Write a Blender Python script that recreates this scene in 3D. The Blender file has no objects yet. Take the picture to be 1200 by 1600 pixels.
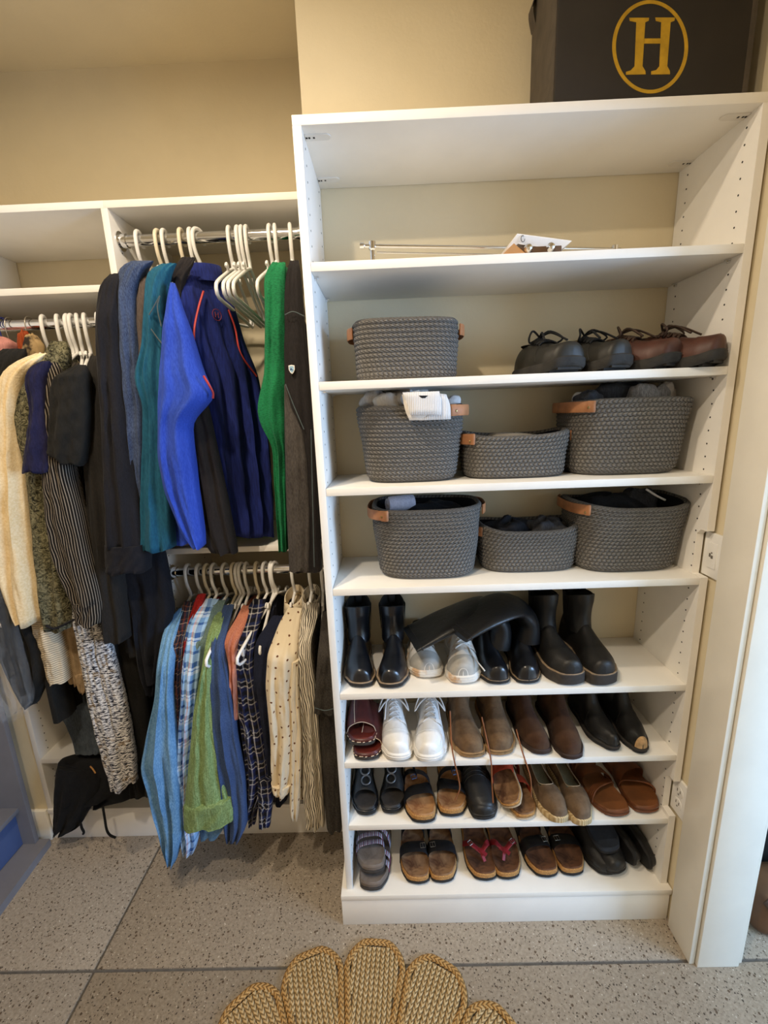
import bpy, bmesh, math, random
import numpy as np
from mathutils import Vector, Matrix

sc = bpy.context.scene
COL = sc.collection
random.seed(7)
RNG = np.random.default_rng(7)
PI = math.pi

# ---------------------------------------------------------------- camera
CAM_POS = np.array([0.17921, -1.05234, 1.56011])
CAM_YAW, CAM_PITCH, CAM_ROLL, FPX = -0.01690, -0.22100, -0.03770, 672.3
def cam_axes():
    y, p, r = CAM_YAW, CAM_PITCH, CAM_ROLL
    fwd = np.array([math.sin(y) * math.cos(p), math.cos(y) * math.cos(p), math.sin(p)])
    right = np.array([math.cos(y), -math.sin(y), 0.0])
    up = np.cross(right, fwd)
    return (math.cos(r) * right + math.sin(r) * up, -math.sin(r) * right + math.cos(r) * up, fwd)
CR, CU, CF = cam_axes()
cam = bpy.data.cameras.new('camera')
cam.sensor_fit = 'HORIZONTAL'
cam.sensor_width = 36.0
cam.lens = 36.0 * FPX / 1200.0
cam.clip_start = 0.02
cam_o = bpy.data.objects.new('camera', cam)
COL.objects.link(cam_o)
cam_o.matrix_world = Matrix(((CR[0], CU[0], -CF[0], CAM_POS[0]), (CR[1], CU[1], -CF[1], CAM_POS[1]),
                             (CR[2], CU[2], -CF[2], CAM_POS[2]), (0, 0, 0, 1)))
sc.camera = cam_o

# ---------------------------------------------------------------- view, world, lights
sc.view_settings.view_transform = 'Standard'
sc.view_settings.look = 'None'
sc.view_settings.gamma = 1.0
sc.view_settings.use_curve_mapping = False
sc.view_settings.exposure = 0.0
sc.cycles.max_bounces = 6
sc.cycles.adaptive_threshold = 0.03
sc.cycles.diffuse_bounces = 4
sc.cycles.glossy_bounces = 3
sc.cycles.transparent_max_bounces = 6
wd = bpy.data.worlds.new('world')
sc.world = wd
wd.use_nodes = True
wd.node_tree.nodes['Background'].inputs[0].default_value = (0.80, 0.88, 1.0, 1)
wd.node_tree.nodes['Background'].inputs[1].default_value = 0.55

LAMPS = [(-0.35, -0.50, 15.6), (-0.35, -1.15, 20.8)]
CEIL = 2.728
for lx, ly, pw in LAMPS:
    li = bpy.data.lights.new('downlight_bulb', 'AREA')
    li.shape = 'DISK'; li.size = 0.085; li.energy = pw; li.color = (1.0, 0.845, 0.645)
    lo = bpy.data.objects.new('downlight_bulb', li); COL.objects.link(lo)
    lo.location = (lx, ly, CEIL - 0.004)
win = bpy.data.lights.new('window_daylight', 'AREA')
win.shape = 'RECTANGLE'; win.size = 1.42; win.size_y = 1.34; win.energy = 128.0; win.color = (0.40, 0.63, 1.0)
win_o = bpy.data.objects.new('window_daylight', win); COL.objects.link(win_o)
win_o.location = (3.18, -1.425, 1.45)
win_o.rotation_euler = (PI / 2, 0, PI / 2)

# ---------------------------------------------------------------- helpers
def ray(px, py):
    return CF + CR * ((px - 600) / FPX) + CU * ((800 - py) / FPX)
def at(px, py, X=None, Y=None, Z=None):
    """where the photograph's point lies on the plane X, Y or Z = const (metres)"""
    d = ray(px, py)
    t = (X - CAM_POS[0]) / d[0] if X is not None else (Y - CAM_POS[1]) / d[1] if Y is not None else (Z - CAM_POS[2]) / d[2]
    return CAM_POS + d * t
def on_line(px, py, a, b):
    """point on the vertical plane through the plan points a and b"""
    n = np.array([b[1] - a[1], -(b[0] - a[0]), 0.0])
    d = ray(px, py)
    t = (np.array([a[0], a[1], 0.0]) - CAM_POS) @ n / (d @ n)
    return CAM_POS + d * t

def lin(c):
    if isinstance(c, str):
        c = [int(c[i:i + 2], 16) / 255 for i in (0, 2, 4)]
    return tuple((v / 12.92 if v <= 0.04045 else ((v + 0.055) / 1.055) ** 2.4) for v in c[:3]) + (1.0,)

def wloc(p):
    v = Vector((0, 0, 0))
    while p is not None:
        v += p.location; p = p.parent
    return v
def tag(o, label=None, cat=None, group=None, kind=None):
    if label: o['label'] = label
    if cat: o['category'] = cat
    if group: o['group'] = group
    if kind: o['kind'] = kind
    return o
def thing(name, label, cat, loc=(0, 0, 0), rot=(0, 0, 0), group=None):
    o = bpy.data.objects.new(name, None); COL.objects.link(o)
    o.empty_display_size = 0.05
    o.location = loc; o.rotation_euler = rot if hasattr(rot, '__len__') else (0, 0, rot)
    return tag(o, label, cat, group)
def mesh_obj(name, verts, faces, mat, parent=None, local=False, smooth=True, uv=None, angle=35):
    v = np.asarray(verts, float).reshape(-1, 3)
    if parent is not None and not local:
        v = v - np.array(wloc(parent))
    me = bpy.data.meshes.new(name)
    me.from_pydata(v.tolist(), [], [list(map(int, f)) for f in faces])
    if uv is not None:
        ul = me.uv_layers.new(name='UVMap')
        idx = np.empty(len(me.loops), dtype=np.int32); me.loops.foreach_get('vertex_index', idx)
        ul.data.foreach_set('uv', np.asarray(uv, np.float32)[idx].ravel())
    if smooth:
        me.polygons.foreach_set('use_smooth', [True] * len(me.polygons))
        if angle: me.set_sharp_from_angle(angle=math.radians(angle))
    me.materials.append(mat)
    me.update()
    o = bpy.data.objects.new(name, me); COL.objects.link(o)
    if parent is not None: o.parent = parent
    return o
class MB:
    """collects geometry of ONE part"""
    def __init__(s): s.v = []; s.f = []; s.uv = []; s.n = 0
    def add(s, v, f, uv=None):
        v = np.asarray(v, float).reshape(-1, 3)
        s.v.append(v); s.f += [[i + s.n for i in q] for q in f]
        s.uv.append(np.zeros((len(v), 2)) if uv is None else np.asarray(uv, float)); s.n += len(v)
        return s
    def box(s, x0, x1, y0, y1, z0, z1, b=0.0):
        v, f = box_geo(x0, x1, y0, y1, z0, z1, b); return s.add(v, f)
    def build(s, name, mat, parent=None, local=False, smooth=True, angle=35):
        return mesh_obj(name, np.concatenate(s.v), s.f, mat, parent, local, smooth, np.concatenate(s.uv), angle)
def box_geo(x0, x1, y0, y1, z0, z1, b=0.0):
    if b <= 0:
        v = [(x, y, z) for z in (z0, z1) for y in (y0, y1) for x in (x0, x1)]
        return v, [(0, 2, 3, 1), (4, 5, 7, 6), (0, 1, 5, 4), (2, 6, 7, 3), (0, 4, 6, 2), (1, 3, 7, 5)]
    bm = bmesh.new(); bmesh.ops.create_cube(bm, size=1.0)
    for q in bm.verts:
        q.co = Vector(((x0 + x1) / 2 + q.co.x * (x1 - x0), (y0 + y1) / 2 + q.co.y * (y1 - y0), (z0 + z1) / 2 + q.co.z * (z1 - z0)))
    bmesh.ops.bevel(bm, geom=bm.edges[:], offset=b, segments=2, profile=0.5, affect='EDGES')
    bm.verts.index_update()
    r = ([tuple(q.co) for q in bm.verts], [[q.index for q in p.verts] for p in bm.faces])
    bm.free(); return r
def box(name, x0, x1, y0, y1, z0, z1, mat, parent=None, b=0.0, local=False):
    v, f = box_geo(x0, x1, y0, y1, z0, z1, b)
    return mesh_obj(name, v, f, mat, parent, local, smooth=b > 0)
def grid_faces(n, m, closed=True):
    f = []
    for i in range(n - 1):
        for j in range(m if closed else m - 1):
            k = (j + 1) % m
            f.append((i * m + j, i * m + k, (i + 1) * m + k, (i + 1) * m + j))
    return f
def loft_geo(secs, closed=True, cap0=True, cap1=True):
    s = np.asarray(secs, float); n, m = s.shape[:2]
    f = grid_faces(n, m, closed)
    if closed and cap0: f.append(tuple(range(m))[::-1])
    if closed and cap1: f.append(tuple((n - 1) * m + j for j in range(m)))
    seg = np.linalg.norm(np.diff(np.concatenate([s, s[:, :1]], 1), axis=1), axis=2)
    u = np.concatenate([np.zeros((n, 1)), np.cumsum(seg, 1)[:, :-1]], 1)
    mid = s.mean(1); v = np.concatenate([[0], np.cumsum(np.linalg.norm(np.diff(mid, axis=0), axis=1))])
    uv = np.stack([u, np.repeat(v[:, None], m, 1)], -1).reshape(-1, 2)
    return s.reshape(-1, 3), f, uv
def crom(pts, n):
    """Catmull-Rom resample of rows of numbers to n rows (uniform in index length)"""
    p = np.asarray(pts, float)
    if len(p) < 3:
        t = np.linspace(0, 1, n)[:, None]; return p[0] * (1 - t) + p[-1] * t
    d = np.concatenate([[0], np.cumsum(np.linalg.norm(np.diff(p, axis=0), axis=1) + 1e-9)])
    q = np.linspace(0, d[-1], n); out = []
    e = np.vstack([2 * p[0] - p[1], p, 2 * p[-1] - p[-2]])
    for x in q:
        i = min(max(int(np.searchsorted(d, x, 'right')) - 1, 0), len(p) - 2)
        t = (x - d[i]) / (d[i + 1] - d[i]); a, b, c, g = e[i], e[i + 1], e[i + 2], e[i + 3]
        # tension-limited so that uneven spacing does not overshoot
        m1 = (c - a) * (d[i + 1] - d[i]) / max(d[i + 1] - d[max(i - 1, 0)], 1e-9) if i > 0 else (c - b)
        m2 = (g - b) * (d[i + 1] - d[i]) / max(d[min(i + 2, len(p) - 1)] - d[i], 1e-9) if i < len(p) - 2 else (c - b)
        out.append((2 * t**3 - 3 * t**2 + 1) * b + (t**3 - 2 * t**2 + t) * m1 + (-2 * t**3 + 3 * t**2) * c + (t**3 - t**2) * m2)
    return np.array(out)
def tube_geo(pts, r, seg=8, n=None, closed=False, flat=1.0):
    p = crom(pts, n) if n else np.asarray(pts, float)
    N = len(p); rr = np.full(N, r) if np.isscalar(r) else np.interp(np.linspace(0, 1, N), np.linspace(0, 1, len(r)), r)
    t = np.gradient(p, axis=0) if not closed else np.roll(p, -1, 0) - np.roll(p, 1, 0)
    t /= np.linalg.norm(t, axis=1)[:, None] + 1e-12
    a = np.array([0, 0, 1.0]) if abs(t[0][2]) < 0.9 else np.array([1.0, 0, 0])
    secs = []; b = np.cross(t[0], a); b /= np.linalg.norm(b)
    for i in range(N):
        b = b - t[i] * (b @ t[i]); b /= np.linalg.norm(b) + 1e-12
        c = np.cross(t[i], b)
        th = np.arange(seg) * 2 * PI / seg
        secs.append(p[i] + rr[i] * (np.cos(th)[:, None] * b + flat * np.sin(th)[:, None] * c))
    if closed:
        secs.append(secs[0]); return loft_geo(secs, True, False, False)
    return loft_geo(secs)
def tube(name, pts, r, mat, parent=None, seg=8, n=None, closed=False, local=False, flat=1.0):
    v, f, uv = tube_geo(pts, r, seg, n, closed, flat)
    return mesh_obj(name, v, f, mat, parent, local, uv=uv, angle=60)
def strap_geo(pts, wdir, width, thick, n=None):
    """flat band along pts, its width along wdir (one vector or one per point)"""
    p = crom(pts, n) if n else np.asarray(pts, float); N = len(p)
    t = np.gradient(p, axis=0); t /= np.linalg.norm(t, axis=1)[:, None] + 1e-12
    w = np.tile(np.asarray(wdir, float), (N, 1)) if np.ndim(wdir) == 1 else crom(wdir, N)
    w = w - t * (w * t).sum(1)[:, None]; w /= np.linalg.norm(w, axis=1)[:, None] + 1e-12
    nn = np.cross(t, w)
    wd_ = np.full(N, width) if np.isscalar(width) else np.interp(np.linspace(0, 1, N), np.linspace(0, 1, len(width)), width)
    secs = []
    for i in range(N):
        W = w[i] * wd_[i] / 2; H = nn[i] * thick / 2; k = 0.82
        secs.append([p[i] + W * k + H, p[i] + W, p[i] + W * k - H, p[i] - W * k - H, p[i] - W, p[i] - W * k + H])
    return loft_geo(secs)
def strap(name, pts, wdir, width, thick, mat, parent=None, n=None, local=False):
    v, f, uv = strap_geo(pts, wdir, width, thick, n)
    return mesh_obj(name, v, f, mat, parent, local, uv=uv, angle=50)
def lathe_geo(prof, c=(0, 0, 0), seg=24, axis='z'):
    th = np.arange(seg) * 2 * PI / seg; secs = []
    for r, z in prof:
        if axis == 'z': s = np.stack([r * np.cos(th), r * np.sin(th), np.full(seg, z)], -1)
        elif axis == 'x': s = np.stack([np.full(seg, z), r * np.cos(th), r * np.sin(th)], -1)
        else: s = np.stack([r * np.sin(th), np.full(seg, z), r * np.cos(th)], -1)
        secs.append(s + np.array(c))
    return loft_geo(secs)
def slab_geo(out, z0, z1, b=0.003, zf=None, c=None):
    """outline (k,2) extruded z0..z1 with softened edges; zf(x,y) lifts"""
    o = np.asarray(out, float); k = len(o); c = o.mean(0) if c is None else np.array(c)
    def ring(s, z):
        d = o - c; L = np.linalg.norm(d, axis=1)[:, None]; q = c + d * (1 - s / np.maximum(L, 1e-6))
        return np.concatenate([q, np.full((k, 1), z)], 1)
    rows = [ring(b, z0), ring(0, z0 + b), ring(0, z1 - b), ring(b, z1)]
    inner = []
    for fr in (0.6, 0.25):
        q = c + (ring(b, z1)[:, :2] - c) * fr; inner.append(np.concatenate([q, np.full((k, 1), z1)], 1))
    rows += inner
    s = np.array(rows)
    if zf is not None: s[..., 2] += zf(s[..., 0], s[..., 1])
    return loft_geo(s)

# ---------------------------------------------------------------- materials
MATS = {}
class NT:
    def __init__(s, name):
        s.m = bpy.data.materials.new(name); s.m.use_nodes = True
        s.t = s.m.node_tree; s.b = s.t.nodes['Principled BSDF']
    def n(s, typ, **kw):
        q = s.t.nodes.new(typ)
        for k, v in kw.items(): setattr(q, k, v)
        return q
    def l(s, a, b): s.t.links.new(a, b)
    def co(s, kind='Object', scale=(1, 1, 1), rot=(0, 0, 0), loc=(0, 0, 0)):
        c = s.n('ShaderNodeTexCoord'); m = s.n('ShaderNodeMapping')
        m.inputs['Scale'].default_value = scale; m.inputs['Rotation'].default_value = rot; m.inputs['Location'].default_value = loc
        s.l(c.outputs[kind], m.inputs[0]); return m.outputs[0]
    def noise(s, v, scale, detail=3, rough=0.55, dist=0.0):
        q = s.n('ShaderNodeTexNoise'); q.inputs['Scale'].default_value = scale; q.inputs['Detail'].default_value = detail
        q.inputs['Roughness'].default_value = rough; q.inputs['Distortion'].default_value = dist
        s.l(v, q.inputs['Vector']); return q.outputs['Fac']
    def ramp(s, fac, stops, const=False):
        q = s.n('ShaderNodeValToRGB'); e = q.color_ramp.elements
        q.color_ramp.interpolation = 'CONSTANT' if const else 'LINEAR'
        while len(e) < len(stops): e.new(0.5)
        for i, (p, c) in enumerate(stops): e[i].position = p
        for i, (p, c) in enumerate(stops): e[i].color = lin(c)
        s.l(fac, q.inputs[0]); return q.outputs[0]
    def math(s, op, a, b=None, c=None):
        q = s.n('ShaderNodeMath', operation=op)
        for i, x in enumerate((a, b, c)):
            if x is None: continue
            if isinstance(x, (int, float)): q.inputs[i].default_value = x
            else: s.l(x, q.inputs[i])
        return q.outputs[0]
    def mix(s, f, a, b, blend='MIX'):
        q = s.n('ShaderNodeMix', data_type='RGBA', blend_type=blend)
        for i, x in ((0, f), (6, a), (7, b)):
            if isinstance(x, (int, float)): q.inputs[i].default_value = x
            elif isinstance(x, (str, tuple, list)): q.inputs[i].default_value = lin(x)
            else: s.l(x, q.inputs[i])
        return q.outputs[2]
    def bump(s, h, strength=0.3, dist=0.002, prev=None):
        q = s.n('ShaderNodeBump'); q.inputs['Strength'].default_value = strength; q.inputs['Distance'].default_value = dist
        s.l(h, q.inputs['Height'])
        if prev is not None: s.l(prev, q.inputs['Normal'])
        s.l(q.outputs[0], s.b.inputs['Normal']); return q.outputs[0]
    def done(s, col=None, rough=0.6, metal=0.0, spec=0.5, coat=0.0, sheen=0.0):
        if col is not None:
            if isinstance(col, (str, tuple, list)): s.b.inputs['Base Color'].default_value = lin(col)
            else: s.l(col, s.b.inputs['Base Color'])
        if isinstance(rough, (int, float)): s.b.inputs['Roughness'].default_value = rough
        else: s.l(rough, s.b.inputs['Roughness'])
        s.b.inputs['Metallic'].default_value = metal
        s.b.inputs['Specular IOR Level'].default_value = spec
        s.b.inputs['Coat Weight'].default_value = coat
        s.b.inputs['Coat Roughness'].default_value = 0.12
        s.b.inputs['Sheen Weight'].default_value = sheen * 0.15
        return s.m
def shade(c, k):
    c = [int(c[i:i + 2], 16) / 255 for i in (0, 2, 4)]
    return tuple(min(1.0, max(0.0, v * k)) for v in c)
def mat(name, col, rough=0.7, var=0.08, scale=25, bump=0.15, bscale=350, metal=0, spec=0.4, coat=0.0, sheen=0.0, stretch=(1, 1, 1), bd=0.0015):
    if name in MATS: return MATS[name]
    t = NT(name); v = t.co('Object', stretch)
    c = t.ramp(t.noise(v, scale, 4), [(0.3, shade(col, 1 - var)), (0.7, shade(col, 1 + var))])
    if bump: t.bump(t.noise(v, bscale, 3), bump, bd)
    MATS[name] = t.done(c, rough, metal, spec, coat, sheen); return MATS[name]
def fabric(name, col, col2=None, hs=420, stretch=(1, 1, 0.25), mixr=(0.38, 0.62), sheen=0.15, rough=0.9, bump=0.35, weave=900):
    """cloth: heathered between two tones, fine weave relief"""
    if name in MATS: return MATS[name]
    t = NT(name); v = t.co('Object', stretch); col2 = col2 or shade(col, 1.18)
    c = t.ramp(t.noise(v, hs, 2), [(mixr[0], col), (mixr[1], col2)])
    v2 = t.co('Object'); big = t.noise(v2, 9, 2)
    c = t.mix(0.35, c, t.ramp(big, [(0.3, shade(col, 0.88)), (0.7, col2)]))
    b1 = t.bump(t.noise(v2, weave, 2), bump, 0.0008)
    t.bump(t.noise(t.co('Object', (1, 1, 0.35)), 22, 3), 0.35, 0.006, b1)
    MATS[name] = t.done(c, rough, 0, 0.25, 0, sheen); return MATS[name]
def uvbands(t, sock, period, bands, offset=0.0):
    q = t.math('FRACT', t.math('ADD', t.math('DIVIDE', sock, period), offset))
    return t.ramp(q, bands, const=True)
def plaid(name, period, ub, vb, fac=0.5, rough=0.9):
    if name in MATS: return MATS[name]
    t = NT(name); c = t.n('ShaderNodeTexCoord'); s = t.n('ShaderNodeSeparateXYZ'); t.l(c.outputs['UV'], s.inputs[0])
    a = uvbands(t, s.outputs[0], period, ub); b = uvbands(t, s.outputs[1], period, vb)
    col = t.mix(fac, a, b)
    t.bump(t.noise(t.co('Object'), 25, 3), 0.3, 0.005)
    MATS[name] = t.done(col, rough, 0, 0.2, 0, 0.1); return MATS[name]

M_LAM = mat('white_laminate', 'F6F2EA', 0.45, 0.015, 6, 0.03, 500, spec=0.35)
M_LAMG = mat('slate_laminate', '7A787C', 0.5, 0.04, 8, 0.05, 400, spec=0.4)
def wall_mat(name, col):
    t = NT(name); v = t.co('Object')
    c = t.ramp(t.noise(v, 3, 3), [(0.35, shade(col, 0.985)), (0.65, shade(col, 1.015))])
    t.bump(t.noise(v, 55, 4, 0.6), 0.25, 0.003)
    return t.done(c, 0.85, 0, 0.25)
M_WALL = wall_mat('tan_wall_paint', 'DFD1B1')
M_CEIL = wall_mat('tan_ceiling_paint', 'E0D3B5')
M_WALLW = wall_mat('off_white_wall_paint', 'F0ECE4')
M_TRIM = mat('white_trim_paint', 'F0EADC', 0.35, 0.015, 8, 0.03, 300, spec=0.45)
M_CHROME = mat('chrome', 'E8E8E8', 0.12, 0.02, 10, 0, metal=1.0)
M_DARK = mat('dark_hole', '2A2622', 0.8, 0.05, 20, 0)
M_PLASTIC = mat('white_plastic', 'F1EFEA', 0.35, 0.02, 20, 0.0, spec=0.5)
M_CREAMPL = mat('cream_plastic', 'EFE3C8', 0.38, 0.02, 20, 0.0, spec=0.5)
def floor_mat():
    t = NT('polished_aggregate_concrete'); v = t.co('Object')
    base = t.ramp(t.noise(v, 2.2, 4), [(0.3, '968979'), (0.7, 'A69886')])
    fine = t.ramp(t.noise(v, 130, 3, 0.7), [(0.35, '7F7466'), (0.65, 'B2A695')])
    c = t.mix(0.5, base, fine)
    for sc_, thr, hue, loc in ((120, 0.30, '4A4036', (0, 0, 0)), (110, 0.20, 'C6BCAD', (3, 1, 0)), (70, 0.24, '5E4E3E', (7, 2, 0)), (160, 0.3, '6E6254', (11, 5, 0))):
        w = t.n('ShaderNodeTexVoronoi'); w.inputs['Scale'].default_value = sc_
        t.l(t.co('Object', loc=loc), w.inputs['Vector'])
        sel = t.math('GREATER_THAN', t.noise(t.co('Object', loc=loc), sc_ * 0.7, 1), 0.55)
        msk = t.math('MULTIPLY', t.math('LESS_THAN', w.outputs['Distance'], thr), sel)
        c = t.mix(msk, c, hue)
    rg = t.math('MULTIPLY_ADD', t.noise(v, 9, 3), 0.2, 0.35)
    t.bump(t.noise(v, 90, 3), 0.08, 0.001)
    return t.done(c, rg, 0, 0.35)
M_FLOOR = floor_mat()
M_JOINT = mat('grey_joint', '5F5A54', 0.9, 0.1, 60)

# ---------------------------------------------------------------- the setting
def struct(o): o['kind'] = 'structure'; return o
JY, JX = -0.1225, -0.738      # saw-cut joints
# floor cut into four slabs by the two joints, over a joint bed
fl = thing('floor', None, None); struct(fl)
box('joint_bed', -1.65, 4.0, -2.7, 0.8, -0.08, -0.004, M_JOINT, fl)
jw = 0.004
for x0, x1 in ((-1.65, JX - jw), (JX + jw, 4.0)):
    for y0, y1 in ((-2.7, JY - jw), (JY + jw, 0.8)):
        box('slab', x0, x1, y0, y1, -0.06, 0.0, M_FLOOR, fl, 0.0015)
struct(box('ceiling', -1.75, 4.0, -2.7, 0.9, CEIL, CEIL + 0.1, M_CEIL))
struct(box('wall_back', -1.75, -0.0165, 0.668, 0.78, 0, CEIL, M_WALL))
struct(box('wall_centre', -0.0165, 1.0, 0.263, 0.78, 0, CEIL, M_WALL))
wr = thing('wall_right', None, None); struct(wr)
box('wall_face', 1.0, 1.119, -0.125, 0.78, 0, CEIL, M_WALL, wr)
box('wall_face', 1.0, 1.119, -2.7, -1.05, 0, CEIL, M_WALL, wr)
box('wall_face', 1.0, 1.119, -1.05, -0.125, 2.10, CEIL, M_WALL, wr)
struct(box('wall_left', -1.75, -1.65, -2.7, 0.78, 0, CEIL, M_WALLW))
struct(box('wall_stub', -1.65, -1.178, 0.300, 0.668, 0, CEIL, M_WALL))
struct(box('wall_rear', -1.75, 4.0, -2.8, -2.7, 0, CEIL, M_WALLW))
w2 = thing('wall_far', None, None); struct(w2)
box('wall_face', 1.119, 4.0, 0.75, 0.85, 0, CEIL, M_WALLW, w2)
wn = thing('wall_window', None, None); struct(wn)
for a in ((-2.7, -2.15, 0, CEIL), (-0.70, 0.78, 0, CEIL), (-2.15, -0.70, 0, 0.77), (-2.15, -0.70, 2.13, CEIL)):
    box('wall_face', 3.2, 3.3, a[0], a[1], a[2], a[3], M_WALLW, wn)
# door casing, jamb, stop of the opening in the right-hand wall
d1 = thing('door_1', None, None); struct(d1)
box('casing', 0.985, 1.0, -0.130, -0.034, 0, 2.15, M_TRIM, d1, 0.002)
box('casing', 0.985, 1.0, -1.14, -1.045, 0, 2.15, M_TRIM, d1, 0.002)
box('casing', 0.985, 1.0, -1.045, -0.130, 2.06, 2.15, M_TRIM, d1, 0.002)
box('casing', 1.119, 1.134, -0.130, -0.034, 0, 2.15, M_TRIM, d1, 0.002)
box('jamb', 1.0025, 1.119, -0.138, -0.125, 0, 2.06, M_TRIM, d1, 0.0015)
box('jamb', 1.0025, 1.119, -1.052, -1.039, 0, 2.06, M_TRIM, d1, 0.0015)
box('jamb', 1.0025, 1.119, -1.039, -0.138, 2.055, 2.10, M_TRIM, d1, 0.0015)
struct(box('baseboard_left', -1.65, -1.178, 0.285, 0.300, 0, 0.135, M_TRIM, None, 0.003))

# ceiling downlights (above the frame)
M_LENS = NT('lamp_lens'); M_LENS.b.inputs['Emission Color'].default_value = (1, 0.8, 0.55, 1); M_LENS.b.inputs['Emission Strength'].default_value = 3.0
M_LENS = M_LENS.done('FFFFFF', 0.4)
for i, (lx, ly, pw) in enumerate(LAMPS):
    t = thing('ceiling_downlight', ['round recessed ceiling downlight closest to the shelves', 'round recessed ceiling downlight farther from the shelves'][i], 'lamp', (lx, ly, CEIL), group='ceiling downlights')
    v, f, uv = lathe_geo([(0.044, -0.001), (0.046, -0.006), (0.068, -0.006), (0.071, -0.001)], (0, 0, 0), 32)
    f = f[:-2]; mesh_obj('trim_ring', v, f, M_TRIM, t, True)
    v, f, uv = lathe_geo([(0.001, -0.0015), (0.045, -0.0015)], (0, 0, 0), 32)
    mesh_obj('lens', v, f[:-2], M_LENS, t, True)

# ---------------------------------------------------------------- tall shelving unit
T = 0.019
UW, UD = 0.9902, 0.261
ZT = 2.1571                       # underside of the top board
ZS = [1.8975, 1.6420, 1.3871, 1.1206, 0.8098, 0.5842, 0.3625]   # tops of the shelves
ZD = 0.1178
tall = thing('shelving_unit', 'tall white open shelving unit full of baskets and shoes', 'shelving unit', (UW / 2, UD / 2, 0))
box('side_panel', 0, T, 0, UD, ZD, ZT, M_LAM, tall, 0.0008)
def prism_x(name, poly, x0, x1, m, parent):
    k = len(poly); v = [(x0, y, z) for y, z in poly] + [(x1, y, z) for y, z in poly]
    f = [tuple(range(k))[::-1], tuple(range(k, 2 * k))] + [(i, (i + 1) % k, k + (i + 1) % k, k + i) for i in range(k)]
    return mesh_obj(name, v, f, m, parent, smooth=False)
# right-hand panel with the two notches that leave the outlets free
NY = 0.034
poly = [(0, ZD), (0, ZS[6] + 0.010), (NY, ZS[6] + 0.010), (NY, 0.480), (NY - 0.014, 0.494), (0, 0.494), (0, ZS[3] + 0.001), (NY, ZS[3] + 0.001), (NY, 1.231), (NY - 0.014, 1.245), (0, 1.245),
        (0, ZT), (UD, ZT), (UD, ZD)]
prism_x('side_panel', poly, UW - T, UW, M_LAM, tall)
box('top_board', 0, UW, 0, UD, ZT, ZT + T, M_LAM, tall, 0.0008)
shelf_parts = []
for z in ZS:
    shelf_parts.append(box('shelf', T + 0.0005, UW - T - 0.0005, 0.0005, UD, z - T, z, M_LAM, tall, 0.0008))
box('deck_board', -0.016, UW + 0.006, -0.019, UD, ZD - T, ZD, M_LAM, tall, 0.001)
box('toe_kick', -0.0155, UW + 0.002, -0.017, UD, 0.0, ZD - T, M_LAM, tall, 0.0008)
for side, x in ((0, T), (1, UW - T)):
    mb = MB(); nx = 1 if side == 0 else -1
    for y in (0.0377, 0.224):
        z = ZT - 0.0233
        while z > ZD + 0.03:
            skip = any(zs - T - 0.004 < z < zs + 0.004 for zs in ZS) or (side == 1 and y < 0.05 and (0.36 < z < 0.50 or 1.115 < z < 1.25) and y < NY)
            if not skip:
                v, f, uv = lathe_geo([(0.0022, 0.0002 * nx), (0.0022, 0.0006 * nx)], (x, y, z), 8, 'x'); mb.add(v, f)
            z -= 0.032
    o = mb.build('pin_holes', M_DARK, tall); o['kind'] = 'stuff'
M_CAM = mat('cam_cover_plastic', 'E4DFD6', 0.4, 0.02, 20, 0)
for sx in (0, 1):
    for y in (0.04, 0.215):
        x0 = T if sx == 0 else UW - T; sg = 1 if sx == 0 else -1
        th = np.linspace(-PI / 2, PI / 2, 9); L = 0.046; r = 0.011
        out = [(x0 + sg * (L + r * math.cos(a)), y + r * math.sin(a)) for a in th] + [(x0 + sg * 0.001, y + r), (x0 + sg * 0.001, y - r)]
        v, f, uv = slab_geo(out, ZT - 0.0022, ZT + 0.0005, 0.0006); o = mesh_obj('cam_cover', v, f, M_CAM, tall)
        mb = MB()
        for k in (0.004, 0.010, 0.020):
            mb.box(x0 + sg * k - 0.002, x0 + sg * k + 0.002, y - 0.003, y + 0.002, ZT - 0.0028, ZT - 0.0018)
        mb.build('cam_screw', M_DARK, o, smooth=False)
for z in ZS[:3]:
    for sx in (0, 1):
        for y in (0.0377, 0.224):
            x0 = T if sx == 0 else UW - T; sg = 1 if sx == 0 else -1
            mb = MB(); mb.box(min(x0, x0 + sg * 0.011), max(x0, x0 + sg * 0.011), y - 0.004, y + 0.004, z - T - 0.004, z - T - 0.0005)
            v, f, uv = lathe_geo([(0.0035, 0), (0.0035, sg * 0.006)], (x0, y, z - T - 0.006), 8, 'x'); mb.add(v, f)
            mb.build('shelf_pin', M_CHROME, tall)

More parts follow.
